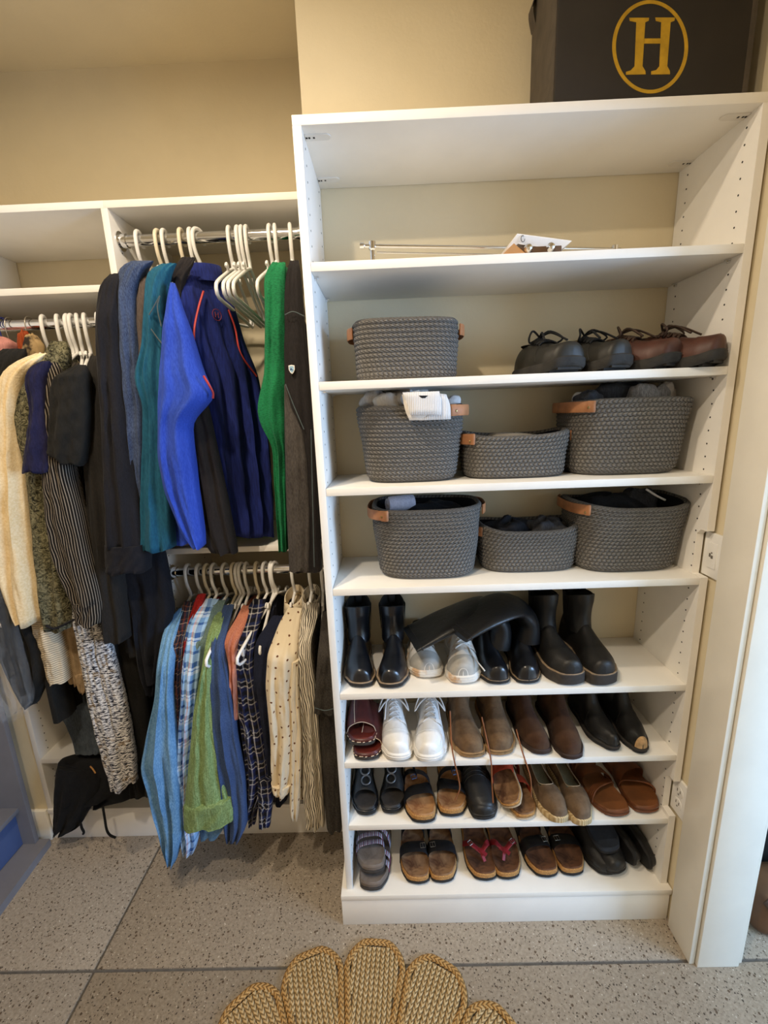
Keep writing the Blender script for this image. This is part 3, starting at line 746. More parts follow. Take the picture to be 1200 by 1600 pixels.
# ---------------------------------------------------------------- shoes
TT = [0, .015, .05, .12, .22, .40, .58, .72, .84, .93, .975, 1]
WIDTHS = {'round': [0, .36, .58, .70, .74, .70, .86, .99, .97, .74, .46, 0],
          'point': [0, .36, .58, .70, .73, .68, .86, .96, .80, .49, .27, 0],
          'wide': [0, .40, .64, .78, .82, .80, .94, 1.0, .97, .78, .50, 0],
          'slim': [0, .36, .60, .72, .74, .68, .84, .96, .90, .66, .40, 0]}
def pchip(t, x, y):
    return np.interp(t, x, y)
class Last:
    """foot shape: toe towards -y, heel towards +y, sole at z = 0"""
    def __init__(s, L, B, kind='round', side=1):
        s.L, s.B, s.kind, s.side = L, B, kind, side
    def w(s, t):
        n = 200; g = np.linspace(0, 1, n); q = np.interp(g, TT, WIDTHS[s.kind])
        k = np.hanning(9); k /= k.sum(); qs = np.convolve(np.pad(q, 4, 'edge'), k, 'valid')
        end = np.minimum(g / 0.04, (1 - g) / 0.04); qs = np.where(end < 1, np.minimum(qs, q * 1.0 + 0.0), qs)
        # round both ends
        qs = np.where(g > 0.93, np.interp(0.93, g, qs) * np.sqrt(np.clip(1 - ((g - 0.93) / 0.07) ** 2, 0, 1)), qs)
        qs = np.where(g < 0.09, np.interp(0.09, g, qs) * np.sqrt(np.clip(1 - ((0.09 - g) / 0.09) ** 2, 0, 1)), qs)
        return np.interp(t, g, qs) * s.B / 2
    def c(s, t):
        t = np.asarray(t, float); return s.side * s.B * (0.10 * np.sin(PI * np.clip(t, 0, 1)) - 0.06 * t)
    def y(s, t): return s.L * (0.5 - np.asarray(t, float))
    def outline(s, n=30, grow=0.0, sy=0.0):
        t = (1 - np.cos(np.linspace(0, PI, n))) / 2
        ws, cs, ys = s.w(t) + grow * np.sqrt(np.clip(np.minimum(t, 1 - t) / .05, 0, 1)), s.c(t), s.y(t)
        ys = ys + np.where(t < .5, grow, -grow) * (np.abs(t - .5) * 2) ** 6
        a = np.stack([cs + ws, ys], -1); b = np.stack([cs - ws, ys], -1)[::-1]
        return np.concatenate([a, b[1:-1]])
class Upper:
    def __init__(s, last, z0, hts, ex=2.3, ez=2.0, narrow=0.96, spring=0.0):
        s.k, s.z0, s.h, s.ex, s.ez, s.nr, s.sp = last, z0, hts, ex, ez, narrow, spring
    def hh(s, t):
        hx = [q[0] for q in s.h]; hy = [q[1] for q in s.h]; g = np.linspace(0, 1, 160); v = np.interp(g, hx, hy)
        k = np.hanning(13); k /= k.sum(); v = np.convolve(np.pad(v, 6, 'edge'), k, 'valid')
        v = np.where(g > 0.94, np.interp(0.94, g, v) * (0.45 + 0.55 * np.sqrt(np.clip(1 - ((g - 0.94) / 0.06) ** 2, 0, 1))), v)
        return np.interp(t, g, v)
    def S(s, t, ph, out=0.0):
        t = np.asarray(t, float); ph = np.asarray(ph, float)
        w = s.k.w(t) * s.nr + out; h = s.hh(t) + out
        cx = np.cos(ph); sx = np.sin(ph)
        taper = 1 - 0.32 * np.clip((s.hh(t) - 0.045) / 0.06, 0, 1) * np.abs(sx) ** 2
        x = s.k.c(t) + w * np.sign(cx) * np.abs(cx) ** (2 / s.ex) * taper
        z = s.z0 + h * np.abs(sx) ** (2 / s.ez) + s.sp * np.clip((t - .6) / .4, 0, 1) ** 2
        return np.stack([x, s.k.y(t) + 0 * x, z], -1)
    def geo(s, t0=0.0, t1=1.0, n=40, m=25, out=0.0, p0=0.0, p1=PI):
        t = t0 + (t1 - t0) * (1 - np.cos(np.linspace(0, PI, n))) / 2
        ph = np.linspace(p0, p1, m); T_, P_ = np.meshgrid(t, ph, indexing='ij')
        return loft_geo(s.S(T_, P_, out), False)
    def line(s, pts, out=0.001): return [s.S(a, b, out) for a, b in pts]
def shoe_root(name, label, toe, z, L, yaw=0.0, pitch=0.0, roll_=0.0, group='shoes on the shelves', cat='shoe'):
    c, s_ = math.cos(yaw), math.sin(yaw)
    return thing(name, label, cat, (toe[0] - s_ * L / 2, toe[1] + c * L / 2, z), (pitch, roll_, yaw), group)
def toe_at(px, py, z): p = at(px, py, Z=z); return p[0], p[1]
def sole(root, last, h, m, name='sole', grow=0.003, spring=0.0, heel=0.0, z0=0.0, b=0.003):
    zf = lambda x, y: spring * np.clip((0.22 * last.L * -1 - y) / (0.28 * last.L), 0, 1) ** 2
    v, f, uv = slab_geo(last.outline(30, grow), z0, z0 + h, b, zf); return mesh_obj(name, v, f, m, root, True, uv=uv, angle=40)
M_BLEATH = mat('black_leather', '131418', 0.30, 0.15, 30, 0.12, 250, spec=0.6, coat=0.25)
M_BLEATHD = mat('black_grain_leather', '1B1A19', 0.48, 0.15, 40, 0.3, 300, spec=0.5)
M_RUBBER = mat('black_rubber', '1C1B1B', 0.7, 0.15, 60, 0.15, 300)
M_RUBG = mat('brown_black_rubber', '37322E', 0.75, 0.12, 60, 0.2, 250)
M_WELT = mat('tan_welt_stitch', '8E7A63', 0.7, 0.15, 80)
M_CORK = None
def cork_mat():
    t = NT('cork'); v = t.co('Object'); c = t.ramp(t.noise(v, 260, 4, .7), [(.3, '8C5E36'), (.5, 'B4854F'), (.75, 'CFA368')]); t.bump(t.noise(v, 300, 3), .4, .001); return t.done(c, .85, 0, .2)
M_CORK = cork_mat()
def foot_mat(name, col, worn):
    t = NT(name); v = t.co('Object'); c = t.ramp(t.noise(v, 26, 3, .6, .6), [(.35, worn), (.62, col)]); t.bump(t.noise(v, 120, 3), .2, .001); return t.done(c, .75, 0, .25)
def suede(name, col, col2, sc_=22):
    t = NT(name); v = t.co('Object'); c = t.ramp(t.noise(v, sc_, 4, .6), [(.32, col), (.68, col2)]); t.bump(t.noise(v, 700, 2), .4, .0008); return t.done(c, .92, 0, .15, 0, .3)
M_INNER = mat('shoe_inside', '17140F', 0.9, 0.1, 30, 0)
def opening(root, up, t0, t1, m=M_INNER, dz=0.001, width=0.62):
    t = np.linspace(t0, t1, 12); sec = []
    for q in t:
        k = math.sin(PI * (q - t0) / (t1 - t0)) ** .5 if t0 < q < t1 else 0.02
        w = up.k.w(q) * width * k; p = up.S(q, PI / 2, dz)
        sec.append([p + [w * u, 0, -0.0015 * (u * u)] for u in np.linspace(-1, 1, 7)])
    v, f, uv = loft_geo(sec, False); return mesh_obj('opening', v, f, m, root, True)
def laces(root, up, ts, spread, r, m, bow=None):
    mb = MB()
    for i, t in enumerate(ts):
        a, b = PI / 2 + spread, PI / 2 - spread
        t2 = ts[i + 1] if i + 1 < len(ts) else t
        for (p, q) in (((t, a), (t2, b)), ((t, b), (t2, a))) if i + 1 < len(ts) else (((t, a), (t, b)),):
            pts = [up.S(p[0] + (q[0] - p[0]) * k, p[1] + (q[1] - p[1]) * k, r * 1.1 + .002 * math.sin(PI * k)) for k in np.linspace(0, 1, 6)]
            v, f, uv = tube_geo(pts, r, 6); mb.add(v, f, uv)
    if bow is not None:
        for path in bow:
            v, f, uv = tube_geo(path, r, 6, 18); mb.add(v, f, uv)
    return mb.build('laces', m, root, True, angle=60)
def seam(root, up, pts, m, r=0.0008, name='seam'):
    v, f, uv = tube_geo(up.line(pts, .0004), r, 5, 24); return mesh_obj(name, v, f, m, root, True, angle=0)

def chelsea(label, toe, z, L, B, H, side, yaw=0.0, platform=False, kind='round', name='ankle_boot', gore=True, top_tilt=0.0):
    r = shoe_root(name, label, toe, z, L, yaw); k = Last(L, B, kind, side)
    sh = 0.034 if platform else 0.016
    sole(r, k, sh, M_RUBG if platform else M_RUBBER, spring=0.004, grow=0.005 if platform else 0.003, b=0.004)
    v, f, uv = slab_geo(k.outline(30, 0.0035), sh, sh + 0.0035, 0.001); mesh_obj('welt', v, f, M_WELT, r, True)
    if not platform:
        hk = Last(L, B, kind, side); o = hk.outline(30, 0.003); o = o[o[:, 1] > L * 0.24]
        o = np.array(sorted(o.tolist(), key=lambda q: math.atan2(q[1] - L * .36, q[0]))); v, f, uv = slab_geo(o, -0.0002, 0.010, .001); mesh_obj('heel', v, f, M_RUBBER, r, True)
    lm = M_BLEATHD if platform else M_BLEATH
    up = Upper(k, sh, [(0, .085), (.1, .10), (.30, .105), (.42, .092), (.55, .070), (.70, .052), (.85, .043), (1, .036)], spring=0.003)
    v, f, uv = up.geo(); mesh_obj('vamp', v, f, lm, r, True, uv=uv, angle=80)
    # shaft
    rows = []; n = 14; m = 32; th = np.arange(m) * 2 * PI / m
    y0 = k.y(.24)
    for i in range(n):
        q = i / (n - 1); zz = sh + .055 + (H - sh - .055) * q
        rx = .036 + .005 * q - .003 * math.sin(PI * q); ry = .058 - .010 * math.sin(PI * min(1, q * 1.2)) + .0 * q
        ctr = y0 - .006 * (1 - q) + top_tilt * q
        dip = np.where(q > .9, .010 * np.abs(np.sin(th)) ** 2, 0) - .012 * max(0, q - .7) / .3 * np.abs(np.cos(th)) ** 6
        rows.append(np.stack([k.c(.24) + rx * np.cos(th), ctr + ry * np.sin(th), zz + dip], -1))
    v, f, uv = loft_geo(rows, True, False, False); sf = mesh_obj('shaft', v, f, lm, r, True, uv=uv, angle=80)
    top = rows[-1]; inn = []
    for a, dz in ((.0, 0), (.003, .0015), (.006, -.002), (.008, -.07)):
        q = top.copy(); c0 = top.mean(0); d = q[:, :2] - c0[:2]; q[:, :2] = c0[:2] + d * (1 - a / np.linalg.norm(d, axis=1)[:, None]); q[:, 2] += dz; inn.append(q)
    v, f, uv = loft_geo(inn, True, False, True); mesh_obj('lining', v, f, M_INNER, r, True)
    if gore:
        for s_ in (-1, 1):
            mb = MB(); sec = []
            for q in np.linspace(0, 1, 8):
                zz = sh + .075 + (H - sh - .082) * q; wd_ = .010 + .012 * q
                rx = .0372 + .005 * q
                sec.append([(k.c(.24) + s_ * rx * math.cos(a), y0 + .05 * math.sin(a), zz) for a in np.linspace(-wd_ / .05, wd_ / .05, 6)])
            v, f, uv = loft_geo(sec, False); mesh_obj('elastic_gore', v, f, M_RUBBER, r, True)
    tp = [(k.c(.2), y0 + .052, H - .04), (k.c(.2), y0 + .056, H + .006), (k.c(.2), y0 + .050, H + .022), (k.c(.2), y0 + .044, H + .006), (k.c(.2), y0 + .044, H - .02)]
    strap('pull_tab', tp, (1, 0, 0), .020, .002, M_RUBBER, r, 16, True)
    return r
Z5, Z6, Z7, Z8 = ZS[4], ZS[5], ZS[6], ZD
chelsea('black leather ankle boot closest to the left panel, tan stitched welt', toe_at(562, 1076, Z5), Z5, .232, .088, .182, -1, .02)
chelsea('black leather ankle boot, right one of the pair by the left panel', toe_at(613, 1077, Z5), Z5, .236, .088, .182, 1, -.01)
chelsea('black chunky platform boot, left one of the pair', toe_at(893, 1072, Z5), Z5, .240, .098, .205, -1, .10, True)
chelsea('black chunky platform boot closest to the empty end of its shelf', toe_at(948, 1072, Z5), Z5, .240, .098, .205, 1, .10, True)

# tall boots with the soft shafts flopped over to the left
M_SOFT = mat('soft_black_leather', '0E0E10', 0.42, 0.2, 25, 0.35, 60, spec=0.5, bd=.003)
def tall_boot(label, toe, side, yaw, path, widths):
    z = Z5; L, B = .232, .084
    r = shoe_root('tall_boot', label, toe, z, L, yaw); k = Last(L, B, 'round', side)
    sole(r, k, .012, M_RUBBER, spring=.004)
    v, f, uv = slab_geo(k.outline(30, .002), .012, .015, .001); mesh_obj('welt', v, f, M_WELT, r, True)
    up = Upper(k, .014, [(0, .09), (.15, .115), (.36, .125), (.46, .108), (.58, .076), (.72, .054), (.86, .044), (1, .036)], spring=.003)
    v, f, uv = up.geo(); mesh_obj('vamp', v, f, M_BLEATH, r, True, uv=uv, angle=80)
    p = crom([np.array(q) for q in path], 26); wds = np.interp(np.linspace(0, 1, 26), np.linspace(0, 1, len(widths)), widths)
    tn = np.gradient(p, axis=0); tn /= np.linalg.norm(tn, axis=1)[:, None]
    sec = []; m = 28; th = np.arange(m) * 2 * PI / m
    for i in range(26):
        fwd = np.array([0, 1.0, 0]); a = np.cross(tn[i], fwd); a /= np.linalg.norm(a); b = np.cross(a, tn[i])
        q = i / 25; flat = .011 + .030 * (1 - q) ** 2; cth = np.sign(np.cos(th)) * np.abs(np.cos(th)) ** (1 - .35 * q)
        wr = .003 * np.sin(3 * th + 8 * q) * q
        sec.append(p[i] + np.outer(cth * (wds[i][0] if np.ndim(wds[i]) else wds[i]), b) + np.outer(np.sin(th) * flat + wr, a))
    v, f, uv = loft_geo(sec, True, False, True); mesh_obj('shaft', v, f, M_SOFT, r, False, uv=uv, angle=80)
    # top hem of the shaft
    hem = sec[-2]; v, f, uv = tube_geo(list(hem), .0022, 6, None, True); mesh_obj('shaft_hem', v, f, M_SOFT, r, False, angle=0)
    return r
def b3(px, py, Y): return at(px, py, Y=Y)
tall_boot('black tall boot whose soft shaft flops across the white sneakers, left one', toe_at(778, 1071, Z5), -1, .02,
          [b3(776, 1010, .135), b3(780, 975, .15), b3(763, 950, .15), b3(720, 960, .12), b3(640, 998, .085)], [.045, .056, .068, .076, .080])
tall_boot('black tall boot whose soft shaft arches over its mate, right one', toe_at(828, 1070, Z5), 1, .0,
          [b3(822, 1000, .14), b3(822, 965, .15), b3(800, 946, .14), b3(765, 955, .09), b3(708, 985, .045)], [.045, .060, .070, .078, .082])

# sneakers
def sneaker(label, toe, z, L, B, side, yaw, um, sm, lm, worn=False, name='sneaker', toecap=None, bow=True):
    r = shoe_root(name, label, toe, z, L, yaw); k = Last(L, B, 'round', side)
    sh = .027; so = sole(r, k, sh, sm, spring=.006, grow=.004, b=.006)
    v, f, uv = tube_geo([(x, y, .020) for x, y in k.outline(40, .0045)], .0012, 5, None, True); mesh_obj('sole_line', v, f, sm, so, True, angle=0)
    up = Upper(k, sh - .004, [(0, .070), (.12, .076), (.30, .074), (.45, .078), (.58, .066), (.70, .052), (.84, .043), (1, .034)], spring=.004)
    v, f, uv = up.geo(); mesh_obj('upper', v, f, um, r, True, uv=uv, angle=80)
    # tongue and eyestay
    tg = []
    for t in np.linspace(.34, .68, 8): tg.append([up.S(t, PI / 2 + a, .002) for a in np.linspace(-.34, .34, 7)])
    v, f, uv = loft_geo(tg, False); mesh_obj('tongue', v, f, um, r, True, angle=80)
    for s_ in (-1, 1):
        st = []
        for t in np.linspace(.34, .69, 8): st.append([up.S(t, PI / 2 + s_ * a, .0042 - abs(a - .6) * .004) for a in np.linspace(.36, .95, 5)])
        v, f, uv = loft_geo(st, False); mesh_obj('eyestay', v, f, um, r, True, angle=80)
    if toecap is not None:
        v, f, uv = up.geo(.80, 1.0, 14, 19, .0016); mesh_obj('toe_cap', v, f, toecap, r, True, angle=80)
    else:
        seam(r, up, [(.74, .35), (.775, .9), (.785, PI / 2), (.775, PI - .9), (.74, PI - .35)], um, .0011)
        seam(r, up, [(.99, .5), (.90, .62), (.80, .75)], um, .0009)
    bw = None
    if bow:
        c0 = up.S(.36, PI / 2, .008)
        bw = [[c0, c0 + [.03 * s_, -.012, .004], c0 + [.046 * s_, -.045, -.022], c0 + [.030 * s_, -.030, -.006], c0] for s_ in (-1, 1)]
        bw += [[c0, c0 + [.02 * side, -.03, .006], c0 + [.028 * side, -.085, -.020]]]
    laces(r, up, [.68, .62, .56, .50, .44, .38], .46, .0022, lm, bw)
    opening(r, up, .06, .33)
    return r
M_WLEATH = mat('white_leather', 'F0EEEA', 0.45, 0.03, 20, 0.12, 250, spec=0.45)
M_WRUB = mat('white_rubber', 'E9E5DE', 0.6, 0.05, 30, 0.1, 200)
M_WLACE = mat('white_lace', 'EDEAE6', 0.9, 0.05, 60, 0.3, 600)
def stain(name, a, b, c):
    t = NT(name); v = t.co('Object'); q = t.ramp(t.noise(v, 20, 4, .6), [(.36, b), (.47, a), (.62, a), (.72, c)]); t.bump(t.noise(v, 200, 3), .2, .001); return t.done(q, .7, 0, .3)
M_WORN = stain('stained_white_mesh', 'E2DCD2', 'C9A887', 'CFCBC6')
M_GREYP = mat('grey_patch', 'A8A49C', 0.8)
s1 = sneaker('worn white running shoe with stained toe under the flopped boots, left one', toe_at(668, 1062, Z5), Z5, .20, .098, -1, .04, M_WORN, M_WORN, M_WLACE, True, 'running_shoe', M_GREYP, False)
s2 = sneaker('worn white running shoe with a loose lace under the flopped boots, right one', toe_at(727, 1071, Z5), Z5, .225, .098, 1, -.01, M_WORN, M_WORN, M_WLACE, True, 'running_shoe', M_GREYP, False)
tube('loose_lace', [at(732, 1010, Y=.10), at(742, 1028, Y=.06), at(758, 1048, Y=.02)], .0022, M_WLACE, s2, 6, 16)
sneaker('clean white leather sneaker beside the burgundy slides', toe_at(621, 1192, Z6), Z6, .246, .092, -1, .0, M_WLEATH, M_WRUB, M_WLACE)
sneaker('clean white leather sneaker beside the brown suede boots', toe_at(673, 1194, Z6), Z6, .252, .094, 1, -.03, M_WLEATH, M_WRUB, M_WLACE)

# suede and leather ankle boots on the shelf below
def low_boot(label, toe, z, L, B, H, side, yaw, um, sm, welt, kind='round', name='suede_boot', tip=None, capseam=True, heel=0.0, ankle=True):
    r = shoe_root(name, label, toe, z, L, yaw); k = Last(L, B, kind, side)
    sh = .016
    sole(r, k, sh, sm, spring=.005, grow=.002 if kind == 'point' else .004, b=.003)
    if welt is not None:
        v, f, uv = slab_geo(k.outline(30, .004), sh - .002, sh + .003, .001); mesh_obj('welt', v, f, welt, r, True)
    up = Upper(k, sh, [(0, .08), (.12, H * .8), (.32, H * .92), (.44, H * .80), (.56, .070), (.70, .050), (.85, .040), (1, .030)], spring=.004)
    v, f, uv = up.geo(); mesh_obj('vamp', v, f, um, r, True, uv=uv, angle=80)
    rows = []; m = 30; th = np.arange(m) * 2 * PI / m
    for q in np.linspace(0, 1, 10):
        rows.append(np.stack([k.c(.24) + (.036 + .003 * q) * np.cos(th), k.y(.23) - .004 * (1 - q) + (.055 - .006 * math.sin(PI * q)) * np.sin(th), np.full(m, sh + .05 + (H - .05) * q)], -1))
    v, f, uv = loft_geo(rows, True, False, False); mesh_obj('shaft', v, f, um, r, True, uv=uv, angle=80)
    top = rows[-1]; c0 = top.mean(0); inn = [top, (top - c0) * .93 + c0, (top - c0) * .90 + c0 - [0, 0, .06]]
    v, f, uv = loft_geo(inn, True, False, True); mesh_obj('lining', v, f, M_INNER, r, True)
    if capseam: seam(r, up, [(.62, .12), (.60, .7), (.57, PI / 2), (.60, PI - .7), (.62, PI - .12)], um, .0012)
    if tip is not None:
        v, f, uv = up.geo(.955, 1.0, 10, 17, .0012, .05, PI - .05); mesh_obj('worn_tip', v, f, tip, r, True, angle=80)
    return r, up
M_SUEDE = suede('taupe_brown_suede', '54402F', '7C6349')
M_SUEDED = suede('dark_brown_suede', '3F2B22', '58402F', 14)
M_CREPE = mat('tan_crepe_sole', '96764F', 0.85, 0.12, 60, 0.3, 200)
M_DBSOLE = mat('dark_brown_sole', '33231C', 0.7)
b1, u1 = low_boot('taupe suede desert boot with tan crepe sole beside the white sneakers', toe_at(737, 1186, Z6), Z6, .242, .094, .15, -1, .03, M_SUEDE, M_CREPE, M_CREPE)
b2, u2 = low_boot('taupe suede desert boot with tan crepe sole beside the dark brown boots', toe_at(785, 1182, Z6), Z6, .238, .094, .15, 1, .02, M_SUEDE, M_CREPE, M_CREPE)
M_LLACE = mat('brown_leather_lace', '8A5430', 0.6, 0.1, 50)
tube('hanging_lace', [at(702, 1110, Y=.06), at(704, 1165, Y=.012), at(708, 1190, Y=-.004), at(714, 1215, Y=-.006), at(716, 1232, Y=-.008), at(709, 1249, Y=-.006)], .0021, M_LLACE, b1, 6, 30)
tube('hanging_lace', [at(752, 1120, Y=.07), at(762, 1168, Y=.012), at(766, 1192, Y=-.004), at(767, 1220, Y=-.006), at(769, 1254, Y=-.006)], .0021, M_LLACE, b2, 6, 30)
b3_, u3 = low_boot('dark brown suede ankle boot beside the taupe pair', toe_at(846, 1181, Z6), Z6, .236, .084, .16, -1, .06, M_SUEDED, M_DBSOLE, None, 'slim')
tube('hanging_lace', [at(806, 1140, Y=.05), at(814, 1172, Y=.010), at(822, 1196, Y=-.004), at(828, 1218, Y=-.006), at(829, 1245, Y=-.006)], .0021, M_LLACE, b2, 6, 30)
low_boot('dark brown suede ankle boot standing forward beside the black pair', toe_at(898, 1189, Z6), Z6, .250, .086, .16, 1, .02, M_SUEDED, M_DBSOLE, None, 'slim')
M_TIP = mat('scuffed_tan_tip', 'B08D62', 0.8, 0.15, 80)
low_boot('black pointed leather boot next to the dark brown boots', toe_at(958, 1176, Z6), Z6, .236, .082, .17, -1, .06, M_BLEATHD, M_RUBBER, M_RUBG, 'point', 'pointed_boot')
low_boot('black pointed leather boot with scuffed tan toe tip', toe_at(1006, 1180, Z6), Z6, .246, .082, .17, 1, .04, M_BLEATHD, M_RUBBER, M_RUBG, 'point', 'pointed_boot', M_TIP)

# sandals, slides, clogs
def footbed(r, k, z0, h, soleh, fm, side_m, sm, lip=.004, spring=.006, rim=None):
    sole(r, k, soleh, sm, 'sole', .002, spring, z0=z0)
    sole(r, k, h - soleh, side_m, 'midsole', .0008, spring, z0=z0 + soleh)
    o = k.outline(30, -.002); zf0 = lambda x, y: spring * np.clip((-.22 * k.L - y) / (.28 * k.L), 0, 1) ** 2
    c = o.mean(0); rows = []
    for fr, dz in ((1.0, 0.0), (.985, lip), (.95, lip * .9), (.86, .0012), (.6, .0006), (.25, .0006)):
        q = c + (o - c) * fr; rows.append(np.concatenate([q, (z0 + h + dz + zf0(q[:, 0], q[:, 1]))[:, None]], 1))
    v, f, uv = loft_geo(rows, True, False, True); return mesh_obj('footbed', v, f, fm, r, True, uv=uv, angle=60)
def cross(r, k, z0, h, t, arch, width, m, skew=0.0, thick=.003, name='strap', lo=0.0, hi=1.0):
    """a strap arched across the foot at t (skew shifts the two ends along the foot)"""
    pts = []
    for a in np.linspace(PI * (1 - lo), PI * (1 - hi), 13):
        tt = t + skew * math.cos(a); w = float(k.w(tt)) + .0015
        pts.append((float(k.c(tt)) + w * np.sign(math.cos(a)) * abs(math.cos(a)) ** .7, float(k.y(tt)), z0 + h * .6 + arch * abs(math.sin(a)) ** .75 + (0 if 0 < a < PI else 0)))
    return strap(name, pts, (0, 1, -.25), width, thick, m, r, 22, True)
def buckle(r, p, m, s=.009, rotz=0.0):
    mb = MB(); c, q = math.cos(rotz), math.sin(rotz)
    pts = [(p[0] + c * a - q * b, p[1] + q * a + c * b, p[2]) for a, b in ((-s, -s), (s, -s), (s, s), (-s, s))]
    v, f, uv = tube_geo(pts, .0013, 6, None, True); mb.add(v, f)
    v, f, uv = tube_geo([((pts[0][i] + pts[1][i]) / 2 for i in range(3))] and [tuple((pts[0][i] + pts[1][i]) / 2 for i in range(3)), tuple((pts[2][i] + pts[3][i]) / 2 for i in range(3))], .001, 6); mb.add(v, f)
    return mb.build('buckle', m, r, True)
M_MAROON = mat('burgundy_leather', '4C211F', 0.42, 0.15, 30, 0.2, 200, spec=.45)
M_MAROOND = mat('worn_burgundy_footbed', '5A2018', 0.5, 0.2, 20, 0.1)
M_STITCH = mat('cream_stitching', 'C7AE94', 0.8)
def slide(label, toe, z, side, yaw, pitch=0.0):
    L, B = .235, .090; r = shoe_root('leather_slide', label, toe, z, L, yaw, pitch); k = Last(L, B, 'wide', side)
    footbed(r, k, 0, .022, .010, M_MAROOND, M_MAROON, M_RUBG, .003)
    up = Upper(k, .016, [(0, .001), (.34, .075), (.5, .070), (.66, .056), (.80, .042), (1, .03)], 2.4, 2.2, .99)
    v, f, uv = up.geo(.36, .84, 24, 23); mesh_obj('upper', v, f, M_MAROON, r, True, uv=uv, angle=80)
    seam(r, up, [(.838, .1), (.842, .7), (.838, PI / 2), (.842, PI - .7), (.838, PI - .1)], M_STITCH, .0012, 'edge_stitch')
    seam(r, up, [(.83, PI * .62), (.6, PI * .62), (.40, PI * .62)], M_STITCH, .0010, 'centre_stitch')
    mb = MB(); o = k.outline(36, .0028)
    for i in range(len(o)):
        if i % 2 == 0 and o[i][1] < 0: v, f, uv = tube_geo([(o[i][0] * .99, o[i][1] * .995, .020), (o[(i + 1) % len(o)][0], o[(i + 1) % len(o)][1], .020)], .0013, 5); mb.add(v, f)
    mb.build('welt_stitch', M_STITCH, r, True)
    return r
slide('burgundy leather slide at the bottom of its stack', toe_at(574, 1191, Z6), Z6, 1, -.03)
slide('burgundy leather slide lying on top of its mate by the left panel', (toe_at(567, 1172, Z6)[0] - .001, .018), Z6 + .032, -1, .02, -.02)

def ring_sandal(label, toe, side, yaw):
    L, B = .225, .078; r = shoe_root('ring_sandal', label, toe, Z7, L, yaw); k = Last(L, B, 'round', side)
    footbed(r, k, 0, .024, .012, M_RUBG, M_BLEATHD, M_RUBBER, .003)
    v, f, uv = tube_geo([(x, y, .024) for x, y in k.outline(40, .002)], .0022, 6, None, True); mesh_obj('edge_piping', v, f, M_BLEATH, r, True, angle=0)
    up = Upper(k, .018, [(0, .05), (.3, .075), (.5, .066), (.66, .052), (.82, .036), (1, .025)], 2.4, 2.1)
    v, f, uv = up.geo(.30, .80, 24, 23); mesh_obj('upper', v, f, M_BLEATHD, r, True, uv=uv, angle=80)
    for t in (.46, .58, .70):
        c = up.S(t, PI / 2 + side * .12, .004); nrm = np.array([0, -.35, 1.0]); nrm /= np.linalg.norm(nrm)
        a = np.array([1.0, 0, 0]); b = np.cross(nrm, a); R_ = .0140
        v, f, uv = tube_geo([c + R_ * (math.cos(q) * a + math.sin(q) * b) for q in np.arange(22) * 2 * PI / 22], .0026, 7, None, True); mesh_obj('ring', v, f, mat('dull_black_metal', '7A7A7A', .35, .1, 40, 0, metal=.6), r, True, angle=0)
    return r
ring_sandal('black sandal with three rings by the left panel', toe_at(571, 1277, Z7), -1, .03)
ring_sandal('black sandal with three rings beside the blue-buckled cork sandals', toe_at(614, 1274, Z7), 1, .0)

M_FBT = foot_mat('worn_tan_footbed', 'B98A5C', '8A5A38')
M_FBD = foot_mat('worn_dark_footbed', '6E4A33', '402A1E')
M_FBO = foot_mat('stained_brown_footbed', '94704F', '5A3B28')
M_BLUEB = mat('blue_metal_buckle', '4C74A8', 0.3, 0.05, 20, 0, metal=.7)
M_BSTRAP = mat('black_strap', '17171A', 0.55, 0.15, 40, 0.25, 300)
M_SILV = mat('dull_silver', '8C8478', 0.4, 0.05, 20, 0, metal=.8)
def cork_sandal(label, toe, z, side, yaw, fm, style, L=.24, B=.092, pitch=0.0, sm=M_RUBBER):
    r = shoe_root('cork_sandal', label, toe, z, L, yaw, pitch); k = Last(L, B, 'wide', side)
    footbed(r, k, 0, .026, .009, fm, M_CORK, sm, .005)
    if style == 'cross':
        cross(r, k, 0, .024, .675, .036, .050, M_BSTRAP, .05 * side); q = cross(r, k, 0, .024, .47, .054, .026, M_BSTRAP, -.05 * side)
        buckle(q, (float(k.c(.56)) + side * .010, float(k.y(.56)), .070), M_BLUEB, .008, .3)
        strap('ankle_strap', [(k.c(.5), float(k.y(.52)), .066), (k.c(.35) + side * .012, float(k.y(.36)), .075), (k.c(.15) + side * .03, float(k.y(.16)), .075), (0, float(k.y(.02)), .075)], (0, .3, 1), .016, .0025, M_BSTRAP, r, 16, True)
    elif style == 'two':
        for t, w, ar in ((.645, .048, .036), (.37, .044, .056)):
            q = cross(r, k, 0, .024, t, ar, w, M_BSTRAP, .02 * side)
            buckle(q, (float(k.c(t)) - side * .030, float(k.y(t)), .055 if t > .5 else .066), M_SILV, .008, .1)
    elif style == 'thong':
        rd = mat('red_strap', '8C2029', 0.5, 0.1, 40, 0.2)
        pt = np.array((float(k.c(.83)) + side * -.010, float(k.y(.83)), .031)); jn = np.array((float(k.c(.755)) - side * .004, float(k.y(.755)), .047))
        strap('toe_post', [pt, jn], (1, .4, 0), .011, .004, rd, r, 6, True)
        for s_ in (-1, 1):
            tt = .56; e_ = np.array((float(k.c(tt)) + s_ * (float(k.w(tt)) + .001), float(k.y(tt)), .026)); md = (jn + e_) / 2 + [s_ * .006, 0, .018]
            q = strap('strap', [jn, md, e_], (0, 1, 0), .017, .0035, rd, r, 14, True)
            if s_ == side: buckle(q, tuple(md + [0, 0, .003]), M_SILV, .007, .6)
        strap('strap_knot', [jn + [-.014, .010, .002], jn + [0, 0, .005], jn + [.014, -.012, .001]], (.6, 1, 0), .014, .004, rd, r, 8, True)
    return r
